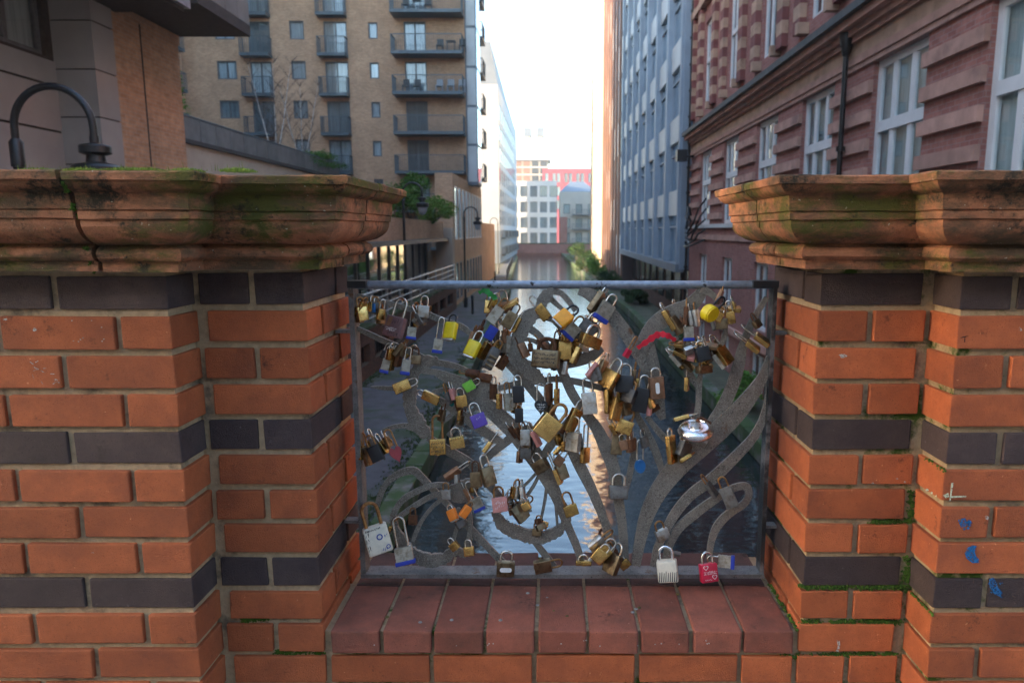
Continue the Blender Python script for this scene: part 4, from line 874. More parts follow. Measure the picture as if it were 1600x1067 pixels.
def window(parent, fr, q, cols=2, rows=1, fw=.06, depth=.16, frame='window_frame_grey', back='curtain', split=None, panes=True, name='window'):
    u0, u1, v0, v1 = q[:4]; mb = MB(); d0, d1 = -depth, -depth+.07
    mb.fbox(fr, u0, u0+fw, v0, v1, d0, d1); mb.fbox(fr, u1-fw, u1, v0, v1, d0, d1); mb.fbox(fr, u0+fw, u1-fw, v0, v0+fw, d0, d1); mb.fbox(fr, u0+fw, u1-fw, v1-fw, v1, d0, d1)
    uu = [u0+fw]; vv = [v0+fw]
    for i in range(1, cols): c = u0+(u1-u0)*i/cols; mb.fbox(fr, c-fw/2, c+fw/2, v0+fw, v1-fw, d0+.004, d1-.004); uu += [c-fw/2, c+fw/2]
    for i in range(1, rows): c = v0+(v1-v0)*(split if split else i/rows); mb.fbox(fr, u0+fw, u1-fw, c-fw*.7, c+fw*.7, d0+.001, d1+.02); vv += [c-fw*.7, c+fw*.7]
    uu.append(u1-fw); vv.append(v1-fw)
    w = mb.build(name, frame, parent)
    if panes:
        for i in range(0, len(uu), 2):
            for j in range(0, len(vv), 2): MB().fbox(fr, uu[i], uu[i+1], vv[j], vv[j+1], d0+.03, d0+.036).build('pane', 'glass', w)
    else: MB().fbox(fr, u0+fw, u1-fw, v0+fw, v1-fw, d0+.03, d0+.036).build('pane', 'glass', w)
    MB().fbox(fr, u0+.01, u1-.01, v0+.01, v1-.01, d0-.05, d0-.03).build('curtain', back, w)
    return w
def balcony(parent, fr, u0, u1, v, out=1.0, h=1.05, bars=True, solid=None):
    mb = MB().fbox(fr, u0, u1, v-.2, v, .002, out); b = mb.build('balcony', 'balcony_steel', parent)
    r = MB()
    r.fbox(fr, u0, u1, v+h-.05, v+h, out-.05, out); r.fbox(fr, u0, u0+.05, v+h-.05, v+h, .002, out-.05); r.fbox(fr, u1-.05, u1, v+h-.05, v+h, .002, out-.05)
    n = int((u1-u0)/.13)
    for k in range(n+1): u = u0+.01+(u1-u0-.04)*k/n; r.fbox(fr, u, u+.022, v, v+h-.05, out-.035, out-.013)
    for k in range(int(out/.13)):
        for u in (u0+.01, u1-.032): r.fbox(fr, u, u+.022, v, v+h-.05, .06+k*.13, .082+k*.13)
    r.build('railing', 'balcony_steel', b); return b
def E(y): return EYE+y

# red terracotta facade on the right bank (faces -X)
XR = 5.6; fr = (Vector((XR, 2.2, ZT)), Y_, -X_)
red = thing('red_brick_building', (XR, 16, ZT), 'ornate red brick building with banded piers and tall white windows beside the canal', 'building')
LEN = 27.4; H0 = 4.5
bays = [(a-2.2, a+1.85-2.2) for a in (3.9, 7.72, 11.1, 14.7, 18.32, 22.15, 25.9)]
ops = []
for a, b in bays:
    ops += [(a, b, H0+.25, H0+2.93, 'm'), (a+.25, b-.25, H0-2.7, H0-.85, 'l'), (a+.1, b-.1, H0+4.55, H0+7.6, 'u'), (a+.1, b-.1, H0+9.1, H0+11.9, 'u')]
ops += [(a+.25, b-.25, .1, H0-3.35, 'l') for a, b in bays]
mb = MB(); cutwall(mb, fr, LEN, 21, ops, .2); mb.box(XR+.5, XR+14, 2.2, 2.2+LEN, ZT, ZT+21); mb.quad((XR, 2.2, ZT), (XR+.6, 2.2, ZT), (XR+.6, 2.2, ZT+21), (XR, 2.2, ZT+21)); mb.quad((XR, 2.2+LEN, ZT), (XR+.6, 2.2+LEN, ZT), (XR+.6, 2.2+LEN, ZT+21), (XR, 2.2+LEN, ZT+21)); mb.box(XR, XR+.6, 2.2, 2.2+LEN, ZT+21, ZT+21.1)
mb.build('wall', 'red_brick', red)
for q in ops:
    k = q[4]
    if k == 'm': window(red, fr, q, 3, 2, .13, .16, 'white_frame', 'blind', .58)
    elif k == 'u': window(red, fr, q, 3, 2, .11, .16, 'white_frame', 'dark_room', .55)
    else: window(red, fr, q, 2, 1, .09, .16, 'white_frame', 'dark_room')
edges = [0]+[x for b in bays for x in b]+[LEN]
prs = [(edges[i], edges[i+1]) for i in range(0, len(edges), 2)]
for i, (a, b) in enumerate(prs):
    z = H0+.42; a0 = a+(.004 if i else 0); b0 = b-.004
    while z < H0+2.8:
        me = MB().fbox(fr, a0-.03, b0+.03, z, z+.21, .003, .085).build('stone_band', 'red_stone', red); z += .5
    z = H0+4.4; k = 0
    while z < H0+12:
        if b-a > .5:
            for u in (a+.03, b-.48): MB().fbox(fr, u, u+.45, z, z+.3, .003, .16).build('quoin', ('dark_red', 'buff_stone')[k % 2], red)
        z += .3; k += 1
for nm, v0, v1, n, m_ in (('architrave', 2.93, 3.03, .05, 'red_stone'), ('architrave', 3.03, 3.16, .08, 'red_stone'), ('frieze', 3.16, 3.42, .045, 'buff_stone'), ('moulding', 3.42, 3.52, .12, 'red_stone'), ('moulding', 3.52, 3.64, .2, 'red_stone'), ('cornice', 3.64, 3.78, .34, 'red_stone'), ('gutter', 3.78, 3.92, .45, 'lead'),
                        ('sill_course', .12, .25, .1, 'white_spandrel_sky_pane'), ('moulding', -.3, -.12, .06, 'red_stone'), ('string_course', 8.2, 8.45, .2, 'buff_stone'), ('plinth', -3.2, -3.0, .12, 'red_stone')):
    MB().fbox(fr, .0-.002*n*10, LEN+.002*n*10, H0+v0, H0+v1-.001, .004, n).build(nm, m_, red)
for a, b in bays:
    for u in (a+.0, b-.18):
        for v in (4.3, 8.8): MB().fbox(fr, u, u+.18, H0+v, H0+v+.24, .004, .26).build('corbel', 'buff_stone', red)
for u, v1 in ((11.6, 3.72), (27.15, 12)):
    mb = MB(); p0 = fr[0]+Y_*u-X_*.17; mb.tube([p0+Z_*.2, p0+Z_*(H0+v1-.5)], .05, 10); mb.lathe([(.06, 0), (.08, .05), (.13, .28), (.13, .4), (.1, .42)], p0+Z_*(H0+v1-.5), 12)
    for z in range(1, int(H0+v1-.5)): mb.lathe([(.085, 0), (.085, .09)], p0+Z_*z, 10)
    mb.build('downpipe', 'black_paint', red, 50)
lamp_ = thing('floodlight', (XR-.3, 28.9, E(3.0)), 'black floodlight bracketed to the far corner of the red brick building', 'floodlight')
MB().box(XR-.75, XR-.35, 28.7, 29.1, E(2.75), E(3.2)).build('lamp_body', 'black_plastic', lamp_); mb = MB().tube([(XR-.36, 28.9, E(2.95)), (XR-.06, 28.9, E(2.95))], .04, 8); mb.build('arm', 'black_paint', lamp_)
bx_ = thing('wall_cables', (XR, 28, E(0)), 'tangle of black cables fixed to the corner of the red brick building', 'cable')
rr = random.Random(5)
for k in range(5):
    z = E(-.3+.25*k); mb = MB(); mb.tube([(XR-.08-.5*math.sin(math.pi*t/8)*rr.uniform(.6, 1), 26.2+2.8*t/8, z-.3*math.sin(math.pi*t/8)+.12*k*math.cos(t)) for t in range(9)], .035, 6); mb.build('cable', 'black_paint', bx_, 60)

# blue-grey office slab
XB = 5.25; fr = (Vector((XB, 30, E(-1.6))), Y_, -X_)
ofc = thing('office_block', (XB, 43, ZT), 'blue-grey clad office slab with pale spandrels overhanging the canal bank', 'building')
L = 26; n = 7; st = 3.15; H = 29; mb = MB().box(XB+.25, XB+14, 30, 56, E(-1.6), E(-1.6)+H); mb.box(XB, XB+.26, 29.9, 30.0, E(-1.6), E(-1.6)+H); mb.build('wall', 'blue_clad', ofc)
MB().box(XB+.9, XB+13, 30.3, 55.7, ZT, E(-1.6)).build('undercroft', 'canal_brick', ofc)
for k in range(n+1):
    u = L*k/n; MB().fbox(fr, max(0, u-.22), min(L, u+.22), 0, H, -.25, .12).build('fin', 'blue_clad', ofc)
for f_ in range(9):
    for k in range(n):
        u0, u1 = L*k/n+.23, L*(k+1)/n-.23; v = .25+f_*st
        MB().fbox(fr, u0, u1, v+2.05, v+st-.03, -.22, -.05).build('spandrel', 'white_spandrel_sky_pane', ofc)
        mb = MB(); mb.fbox(fr, u0, u0+.1, v, v+2.05, -.24, -.12); mb.fbox(fr, u1-.1, u1, v, v+2.05, -.24, -.12); mb.fbox(fr, u0+.1, u1-.1, v+1.5, v+1.58, -.24, -.12); mb.fbox(fr, (u0+u1)/2-.04, (u0+u1)/2+.04, v, v+1.5, -.24, -.13); w = mb.build('window', 'blue_clad', ofc)
        MB().fbox(fr, u0+.1, u1-.1, v, v+2.05, -.19, -.185).build('pane', 'glass', w)
MB().fbox(fr, -.05, L+.05, -.12, .22, -.2, .16).build('base_beam', 'grey_clad', ofc)
for k in range(9):
    u = 1+k*2.8; MB().box(XB+.82, XB+.9, 30.3+u, 30.3+u+1.7, ZT+.9, E(-1.8)).build('window', 'dark_glass_wall', ofc)
# dark finned tower beyond it
twr = thing('finned_tower', (5.1, 72, ZT), 'tall dark tower with bronze vertical fins on the canal bank', 'building')
MB().box(5.4, 20, 56.6, 82, ZT, E(38)).build('wall', 'dark_clad', twr)
for k in range(8):
    y0 = 56.8+k*3.15; MB().box(5.26, 5.42, y0, y0+.6, ZT, E(37.6)).build('fin', 'brown_fin', twr); MB().box(5.33, 5.41, y0+2.2, y0+2.55, ZT, E(37.6)).build('fin', 'dark_clad', twr)
    for f_ in range(13):
        MB().box(5.36, 5.394, y0+.7, y0+2.15, E(-3+f_*3.1), E(-.3+f_*3.1)).build('window', 'white_spandrel_sky_pane' if (k+f_*3) % 5 < 2 else 'dark_glass_wall', twr)  # white panes have the sky's reflection painted in as plain colour
sb = thing('sunlit_block', (5.4, 96, ZT), 'pale cream block beyond the dark finned tower catching low sun', 'building')
frs = (Vector((5.42, 82.4, ZT)), Y_, -X_); q_ = [(4+6*k, 5.4+6*k, 3+3.4*f_, 5+3.4*f_) for k in range(4) for f_ in range(11)]
mb = MB(); cutwall(mb, frs, 27, 40, q_, .08); mb.box(5.8, 20, 82.42, 109, ZT, ZT+39.9); mb.quad((5.42, 82.4, ZT), (5.9, 82.4, ZT), (5.9, 82.4, ZT+40), (5.42, 82.4, ZT+40)); mat('sunny_render', (.42, .31, .20), .8, 0, .08, .3); mb.build('wall', 'sunny_render', sb)
for q in q_: window(sb, frs, q, 1, 1, .08, .07, 'white_frame', 'dark_room', panes=False)

# beige panelled building on the left, with projecting upper floor and balcony
pb = thing('panelled_building', (-8.5, 9, ZT), 'beige panelled building with brick flank and overhanging zinc balcony', 'building')
fr = (Vector((-8.83, 1.9, ZT)), Y_, X_)
wq = [(7.6, 9.0, 7.5, 8.9), (9.35, 10.95, 7.5, 8.9)]
mb = MB(); cutwall(mb, fr, 11.12, 8.6, [(a, b, c, min(d, 8.59)) for a, b, c, d in wq], .2); mb.box(-30, -9.4, 1.95, 15.95, ZT, ZT+8.55); mb.box(-30, -8.83, 1.8, 1.9, ZT, ZT+8.55); mb.build('wall', 'panel_joint', pb)
for u0, u1 in ((0, 3.6), (3.66, 7.26), (7.32, 9.14), (9.2, 11.1)):
    for v0, v1 in ((0, 3.4), (3.44, 4.9), (4.94, 6.22), (6.26, 7.0), (7.04, 7.44)):
        MB().fbox(fr, u0, u1, v0, v1, .004, .03).build('panel', 'beige_panel', pb)
for q in wq: window(pb, fr, q, 2 if q[0] > 9 else 1, 1, .09, .15, 'window_frame_grey', 'blind')
for u in (9.05, 7.3): MB().fbox(fr, u, u+.22, 7.46, 8.6, .004, .04).build('panel', 'beige_panel', pb)
MB().box(-8.83, -8.12, 13.03, 13.6, ZT, ZT+8.6).build('wall', 'panel_joint', pb)
z = ZT
while z < ZT+8.5:
    z1 = min(z+.79, ZT+8.58); MB().box(-8.82, -8.1, 13.0, 13.62, z, z1).build('panel', 'beige_panel', pb); z = z1+.025
MB().box(-9.4, -8.14, 13.63, 16.0, ZT, ZT+8.6).build('brick_flank', 'buff_brick', pb); MB().box(-8.142, -8.132, 14.55, 14.59, ZT, ZT+8.5).build('movement_joint', 'panel_joint', pb)
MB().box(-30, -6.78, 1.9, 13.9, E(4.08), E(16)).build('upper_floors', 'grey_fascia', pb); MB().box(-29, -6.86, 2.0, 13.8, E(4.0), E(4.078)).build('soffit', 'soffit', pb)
MB().box(-30, -8.2, 13.92, 16.2, E(4.0), E(15.5)).build('upper_floors', 'buff_brick', pb)
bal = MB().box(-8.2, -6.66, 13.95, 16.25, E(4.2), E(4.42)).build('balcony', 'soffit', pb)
for k in range(4): MB().box(-6.72, -6.66, 13.97+k*.57, 13.97+k*.57+.55, E(4.43), E(5.7)).build('panel', 'zinc', bal)
for k in range(3): MB().box(-8.15+k*.5, -7.67+k*.5, 16.19, 16.24, E(4.43), E(5.7)).build('panel', 'zinc', bal)
for k in range(4): MB().fbox((Vector((-6.78, 1.9, E(4.08))), Y_, X_), .6+k*2.9, 2.9+k*2.9, .9, 2.9, .003, .03).build('window', 'dark_glass_wall', pb)
# flats: facade facing the bridge, canal side, wing
YF = 50; XF = -6.1
fl = thing('apartment_block', (-16, YF, ZT), 'buff brick apartment block with grey balconies on every storey', 'building')
s_ = 56.5/1100*YF; 
def FU(px): return (px-CX)*YF*.99/F
fr = (Vector((-27, YF, ZT)), X_, -Y_)
def uu(px): return FU(px)+27
z0 = EYE+(361-272)/1100*YF-ZT                           # floor of the lowest full balcony
ops = []; bals = []
for f_ in range(-2, 9):
    v = z0+f_*s_
    if v < 1: continue
    ops += [(uu(358), uu(388), v+1.0, v+2.2, 2), (uu(408), uu(441), v+.05, v+2.15, 2), (uu(470), uu(492), v+1.0, v+2.2, 1), (uu(521), uu(556), v+.05, v+2.15, 2), (uu(588), uu(602), v+1.05, v+2.1, 1), (uu(641), uu(674), v+.05, v+2.15, 2)]
    bals += [(uu(400), uu(443), v, .8), (uu(515), uu(557), v, .8), (uu(627), uu(731), v, 1.35)]
HT = 36
mb = MB(); cutwall(mb, fr, 27+XF, HT, ops, .2); frs = (Vector((XF, YF, ZT)), Y_, X_)
sops = [(1.2+4.2*k, 3.0+4.2*k, z0+f_*s_+.4, z0+f_*s_+2.2, 2) for k in range(2) for f_ in range(0, 9)]
cutwall(mb, frs, 9, HT, sops, .08); mb.box(-26.9, XF-.45, YF+.45, YF+9, ZT, ZT+HT); mb.box(-27, XF, YF, YF+9, ZT+HT, ZT+HT+.3); mb.build('wall', 'buff_brick', fl)
for q in ops: window(fl, fr, q, q[4], 1, .09, .14, panes=False)
for q in sops: window(fl, frs, q, q[4], 1, .09, .07, panes=False)
for u0, u1, v, o_ in bals: balcony(fl, fr, u0, u1, v, o_)
for k in range(1, 2):
    for f_ in range(0, 9): balcony(fl, frs, 1.0+4.2*k, 3.2+4.2*k, z0+f_*s_, .7)
ow = MB().box(XF+.002, XF+.75, YF+.15, YF+2.6, E(3.2), ZT+HT-1).build('oriel', 'grey_clad', fl)
z = E(3.4)
while z < ZT+HT-2:
    MB().box(XF+.1, XF+.7, YF+.11, YF+.148, z, z+2.4).build('pane', 'white_spandrel_sky_pane', ow); MB().box(XF+.752, XF+.78, YF+.3, YF+2.4, z, z+2.4).build('pane', 'glass', ow); z += 2.57
# base of the flats by the towpath
fb = (Vector((XF+.05, 42.5, ZT)), Y_, X_); bq = [(.7+1.75*k, 1.85+1.75*k, v0, v1) for k in range(9) for v0, v1 in ((.3, 2.6), (4.0, 7.2))]
mb = MB(); cutwall(mb, fb, 16.5, 7.9, bq, .07); mb.box(-7.1, XF-.35, 42.52, 49.9, ZT, ZT+7.85); mb.quad((-7.1, 42.5, ZT), (XF+.05, 42.5, ZT), (XF+.05, 42.5, ZT+7.9), (-7.1, 42.5, ZT+7.9)); mb.quad((-7.1, 42.5, ZT+7.9), (XF+.05, 42.5, ZT+7.9), (XF+.05, 50, ZT+7.9), (-7.1, 50, ZT+7.9)); mb.build('base_wall', 'buff_brick', fl)
for q in bq: window(fl, fb, q, 1, 1, .08, .06, 'white_frame' if q[2] > 3 else 'window_frame_grey', 'curtain' if q[2] > 3 else 'dark_room', panes=False)
MB().box(-12, XF, YF+9.05, YF+22, ZT, ZT+5.2).build('annexe', 'buff_brick', fl)
# wing on the far left, standing forward; unseen near end lengthened to block sun
wg = thing('apartment_wing', (-27, 34, ZT), 'buff brick wing of the flats with slim corner balconies behind the podium', 'building')
fw_ = (Vector((-25.2, 15.5, ZT)), Y_, X_); wo = [(22.5+4*k, 24.5+4*k, z0+f_*s_+.05, z0+f_*s_+2.15) for k in range(3) for f_ in range(0, 9)]
mb = MB(); cutwall(mb, fw_, 34.4, HT, wo, .2); mb.box(-46, -25.6, 15.5, 49.9, ZT, ZT+HT-.1); mb.build('wall', 'buff_brick', wg)
for q in wo: window(wg, fw_, q, 2, 1, .08, .14, panes=False)
for k in range(3):
    for f_ in range(0, 9): balcony(wg, fw_, 22.1+4*k, 24.9+4*k, z0+f_*s_, 1.0)
# furniture on the balconies
def bal_set(px, f_, what):
    x = FU(px); z = ZT+z0+f_*s_; y = YF-.7
    for k, nm in enumerate(what):
        xx = x+k*.75
        if nm == 't':
            t = thing('balcony_table', (xx, y, z), 'small dark table between two chairs on the %s furnished wide balcony' % {4: 'highest', 3: 'middle'}.get(f_), 'table', 'balcony furniture'); MB().box(xx-.3, xx+.3, y-.3, y+.3, z+.68, z+.72).build('table_top', 'black_plastic', t)
            for a, b in ((-.25, -.25), (.25, -.25), (-.25, .25), (.25, .25)): MB().box(xx+a-.02, xx+a+.02, y+b-.02, y+b+.02, z, z+.68).build('leg', 'black_plastic', t)
        else:
            dark = nm == 'c'; t = thing('balcony_chair', (xx, y, z), ('dark chair at the small table on the %s furnished wide balcony' % {4: 'highest', 3: 'middle'}[f_] if 't' in what else 'dark chair outside the balcony doors, level with the three pale chairs') if dark else 'pale chair in a row of three on a wide balcony', 'chair', 'balcony furniture'); m_ = 'black_plastic' if dark else 'white_clad'
            MB().box(xx-.22, xx+.22, y-.22, y+.22, z+.42, z+.47).build('seat', m_, t); MB().box(xx-.22, xx+.22, y+.18, y+.22, z+.47, z+.9).build('backrest', m_, t)
            for a, b in ((-.2, -.2), (.2, -.2), (-.2, .2), (.2, .2)): MB().box(xx+a-.02, xx+a+.02, y+b-.02, y+b+.02, z, z+.42).build('leg', m_, t)
bal_set(648, 4, 'ctc'); bal_set(697, 3, 'ctc'); bal_set(695, 2, 'www'); bal_set(645, 2, 'cc')
# podium terrace wall with metal parapet
pw = thing('podium_wall', (-14.7, 38, ZT), 'pale rendered podium wall topped with a grey metal parapet below the flats', 'wall')
MB().box(-25, -14.7, 16.3, 49.7, ZT, E(3.45)).build('wall', 'concrete_wall', pw); MB().box(-15.0, -14.55, 16.3, 49.7, E(3.46), E(3.62)).build('coping', 'soffit', pw)
for k in range(24): y = 16.4+k*1.38; MB().box(-14.76, -14.7, y, y+1.33, E(3.63), E(4.5)).build('panel', 'zinc', pw)
mb = MB().tube([(-14.73, 16.3, E(4.56)), (-14.73, 49.6, E(4.56))], .05, 8); mb.build('handrail', 'balcony_steel', pw)
# low glazed pavilion with canopy beside the towpath
gp = thing('glazed_pavilion', (-7.5, 30, ZT), 'low glazed pavilion with dark canopy and planted roof beside the towpath', 'building')
MB().box(-14.6, -7.3, 16.4, 42.3, ZT, E(-3.0)).build('base', 'concrete_wall', gp)
MB().box(-14.6, -7.6, 17, 42.2, E(-3.0), E(-.55)).build('core', 'dark_room', gp)
for k in range(14):
    y = 17.1+k*1.78; MB().box(-7.4, -7.3, y, y+.12, E(-2.99), E(-.56)).build('mullion', 'window_frame_grey', gp); MB().box(-7.37, -7.36, y+.125, y+1.775, E(-2.95), E(-.6)).build('pane', 'glass', gp)
MB().box(-14.6, -6.2, 16.9, 41.5, E(-.55), E(-.38)).build('canopy', 'balcony_steel', gp); MB().box(-14.6, -6.5, 17, 41.45, E(-.37), E(.55)).build('parapet', 'buff_brick', gp)
MB().box(-7.0, -6.0, 41.6, 42.45, ZT, E(.2)).build('stone_pier', 'concrete_wall', gp)
# low wall with vents and a steel railing along the towpath
lw = thing('vented_wall', (-5.8, 26, ZT), 'low brick wall with dark vent openings along the towpath', 'wall')
fr = (Vector((-5.8, 6, ZT)), Y_, X_); vq = [(.8+2.6*k, 2.8+2.6*k, .45, 1.05) for k in range(13)]
mb = MB(); cutwall(mb, fr, 35.4, 1.5, vq, .3); mb.box(-7.28, -6.12, 6, 41.4, ZT, ZT+1.495); mb.quad((-5.8, 6, ZT+1.5), (-5.8, 41.4, ZT+1.5), (-6.2, 41.4, ZT+1.5), (-6.2, 6, ZT+1.5)); mb.build('wall', 'canal_brick', lw)
for q in vq:
    mb = MB()
    for k in range(7): mb.fbox(fr, q[0]+.12+k*.28, q[0]+.16+k*.28, q[2], q[3], -.2, -.16)
    mb.fbox(fr, q[0], q[1], q[2], q[3], -.295, -.28); mb.build('vent_grille', 'black_plastic', lw)
MB().fbox(fr, 0, 35.4, 1.502, 1.6, -.36, .05).build('coping', 'kerb_stone', lw)
rl = thing('steel_railing', (-5.85, 26, ZT+1.6), 'galvanised steel railing with horizontal bars on the vented wall', 'railing')
for k in range(18): y = 6.3+k*2.05; MB().box(-5.95, -5.89, y, y+.06, ZT+1.6, ZT+2.66).build('post', 'galvanised', rl)
for z in (.18, .45, .72, .97): mb = MB().tube([(-5.86, 6.2, ZT+1.6+z), (-5.86, 41.3, ZT+1.6+z)], .022 if z < .9 else .035, 8); mb.build('rail', 'galvanised', rl, 60)

# white and grey tower, then the buildings that close the canal
def far_block(name, label, x0, x1, y0, y1, h, m_, front=None, side=None, roof=None, base=None):
    t = thing(name, ((x0+x1)/2, y0, ZT), label, 'building'); fq, sq = front or [], side or []
    mb = MB(); f1 = (Vector((x0, y0, ZT)), X_, -Y_); f2 = (Vector((x1, y0, ZT)), Y_, X_)
    cutwall(mb, f1, x1-x0, h, fq, .25); cutwall(mb, f2, y1-y0, h, sq, .09); mb.box(x0+.01, x1-.45, y0+.45, y1, ZT, ZT+h-.02); mb.box(x0, x1, y0, y1, ZT+h, ZT+h+.25); mb.build('wall', m_, t)
    for fr_, qs in ((f1, fq), (f2, sq)):
        for q in qs: window(t, fr_, q, q[4] if len(q) > 4 else 2, 1, .1, .08 if fr_ is f2 else .2, 'window_frame_grey' if name != 'cream_mill' else 'grey_fascia', 'dark_room' if name == 'white_tower' else 'blind', panes=False)
    return t
wt = far_block('white_tower', 'white clad tower with grey metal top storeys past the flats', -20, -7.8, 100, 146, 24, 'white_clad', side=[(1.0+4.4*k+1.3*(f_ % 2), 3.6+4.4*k+1.3*(f_ % 2), 5.4+2.9*f_, 7.6+2.9*f_, 1) for k in range(9) for f_ in range(6)])
mb = MB(); a, b = ZT+24.26, ZT+30; mb.add([(-19.9, 100.1, a), (-7.9, 100.1, a), (-7.9, 145, a), (-19.9, 145, a), (-19.0, 101, b), (-8.8, 101, b), (-9.6, 144, b), (-19, 144, b)], [(0, 1, 5, 4), (1, 2, 6, 5), (2, 3, 7, 6), (3, 0, 4, 7), (4, 5, 6, 7)]); mb.build('roof_storey', 'grey_clad', wt)
MB().box(-20, -7.74, 99.9, 146, ZT, ZT+4.6).build('base_storey', 'grey_clad', wt)
for k in range(5): balcony(wt, (Vector((-7.74, 100, ZT)), Y_, X_), 3+8*k, 9+8*k, 1.2, .6); balcony(wt, (Vector((-7.74, 100, ZT)), Y_, X_), 3+8*k, 9+8*k, 3.6, .6)
mat('mill_white', (.78, .76, .71), .8, 0, .06, .3)
mill = far_block('cream_mill', 'cream four-storey mill with rows of steel windows at the canal end', -14, .4, 150, 175, 14.6, 'mill_white', front=[(.6+2.05*k, 2.1+2.05*k, 2.0+3.2*f_, 4.2+3.2*f_, 3) for k in range(7) for f_ in range(4)], side=[(1+3*k, 3+3*k, 2+3.2*f_, 4.2+3.2*f_, 2) for k in range(7) for f_ in range(4)])
hb = far_block('balcony_flats', 'cream flats with curved balconies and red brick base beside the mill', 1.0, 9, 152, 172, 12.5, 'cream_wall', front=[(.8+2.6*k, 2.2+2.6*k, 2.2+3*f_, 4.2+3*f_, 1) for k in range(3) for f_ in range(3)])
MB().box(1.02, 2.6, 151.7, 152.0, ZT, ZT+7.5).build('brick_bay', 'red_brick', hb)
for f_ in range(3): balcony(hb, (Vector((1, 152, ZT)), X_, -Y_), 2.6, 7.6, 2.0+3*f_, 1.4)
MB().add([(1, 152, ZT+12.76), (9, 152, ZT+12.76), (9, 172, ZT+12.76), (1, 172, ZT+12.76), (3.5, 162, ZT+15.5), (6.5, 162, ZT+15.5)], [(0, 1, 5, 4), (1, 2, 5), (2, 3, 4, 5), (3, 0, 4)]).build('roof', 'grey_clad', hb)
rose = far_block('rose_block', 'pinkish red clad block with paired white windows far behind', -4, 15, 230, 250, 24, 'rose_clad', front=[(.8+1.9*k+(.5 if k % 2 else 0), 1.9+1.9*k+(.5 if k % 2 else 0), 11.5+4.2*f_, 14.4+4.2*f_, 1) for k in range(9) for f_ in range(3)])
tc = thing('unfinished_tower', (-9, 300, ZT), 'pale concrete tower under construction with twin core tops far away', 'building')
MB().box(-17, -3, 300, 316, ZT, E(29)).build('frame', 'tower_conc', tc)
for f_ in range(9): MB().box(-17.2, -2.8, 299.7, 316.2, E(2+3*f_), E(2.5+3*f_)).build('floor_slab', 'cream_wall', tc)
for f_ in range(9):
    for k in range(4): MB().box(-16.6+k*3.5, -13.9+k*3.5, 299.9, 299.98, E(2.6+3*f_), E(4.8+3*f_)).build('opening', 'brown_fin' if k < 2 else 'dark_glass_wall', tc)
MB().box(-17.6, -1.8, 299.3, 316.6, E(29.05), E(34)).build('screen', 'white_clad', tc)
for x in (-12.5, -7.2): MB().box(x, x+2.2, 303, 308, E(34.05), E(39)).build('core', 'cream_wall', tc); MB().box(x-.4, x+2.6, 302.6, 308.4, E(39.05), E(42.5)).build('core_top', 'grey_clad', tc)
cw = thing('end_wall', (-3, 147, ZT), 'low red brick retaining wall closing the far end of the canal', 'wall'); MB().box(-14, 9, 146.3, 147.2, ZW-1, E(-2.6)).build('wall', 'red_brick', cw); MB().box(-14, 9, 146.2, 147.3, E(-2.59), E(-2.4)).build('coping', 'kerb_stone', cw)
# unseen building added across the street to keep the parapet in shade
sbk = thing('shade_building', (0, -18, 0), 'plain buff street building added out of view to shade the bridge parapet', 'building'); frs = (Vector((-90, -18.1, 0)), X_, Y_)
so_ = [(3+6*k, 5.4+6*k, 1+3.6*f_, 3.1+3.6*f_) for k in range(27) for f_ in range(4)]
mb = MB(); cutwall(mb, frs, 165, 17, so_, .25); mb.box(-90, 75, -30, -18.6, 0, 17); mb.build('wall', 'cream_wall', sbk)
mb = MB()
for q in so_: mb.fbox(frs, *q, -.3, -.24)
o = mb.build('window_glazing', 'dark_glass_wall', sbk); o['kind'] = 'stuff'

# ------------------------------------------------------------------ swan-neck lamps along the towpath
def swan(x, y, z, h, span, label, s=1):
    t = thing('street_lamp', (x, y, z), label, 'street lamp', 'swan-neck lamps by the canal'); r = span/2
    mb = MB().lathe([(.12, 0), (.12, .5), (.08, .6), (.065, 1.2)], (x, y, z), 14); mb.tube([(x, y, z+1.1), (x, y, z+h-r-.35)], .055, 10); mb.lathe([(.075, 0), (.075, .28), (.05, .32)], (x, y, z+h-r-.45), 12); mb.build('pole', 'black_paint', t, 40)
    mb = MB().tube([(x, y, z+h-r-.2)]+[(x+s*(r-r*math.cos(a)), y, z+h-r+r*math.sin(a)) for a in [math.pi*k/18 for k in range(19)]]+[(x+s*span, y, z+h-r-.12)], .042, 10); mb.build('neck', 'black_paint', t, 60)
    c = (x+s*span, y, z+h-r-.62)
    mb = MB().lathe([(.20, 0), (.26, .015), (.265, .16), (.24, .19), (.11, .22), (.10, .30), (.16, .32), (.17, .33), (.17, .40), (.16, .415), (.05, .44), (.05, .52)], c, 28); ln = mb.build('lantern', 'black_paint', t, 30)
    mb = MB().lathe([(.06, -.3), (.13, -.24), (.19, -.1), (.2, -.002)], c, 20); mb.build('globe', 'white_clad', ln, 50)
p = P(31, 275, 8.5); swan(p.x, 8.5, ZT, P(86, 135, 8.5).z-ZT, .92, 'black swan-neck lamp rising behind the mossy coping by the beige building')
p = P(632, 400, 34); swan(-6.35, 30, ZT+1.5, 5.0, .8, 'black swan-neck lamp with pale globe in front of the terrace shrubs')
swan(-5.35, 42, ZT, 5.9, .8, 'black swan-neck lamp on the towpath by the apartment block base')
swan(-6.1, 76, ZT, 5.9, .8, 'black swan-neck lamp far along the towpath past the apartment block', -1)
def bollard(x, y, label): mb = MB().lathe([(.07, 0), (.07, .9), (.085, .92), (.085, 1.0), (.04, 1.05)], (x, y, ZT+.006), 12); tag(mb.build('bollard', 'black_paint', None, 40), label, 'bollard', 'bollards on the towpath')
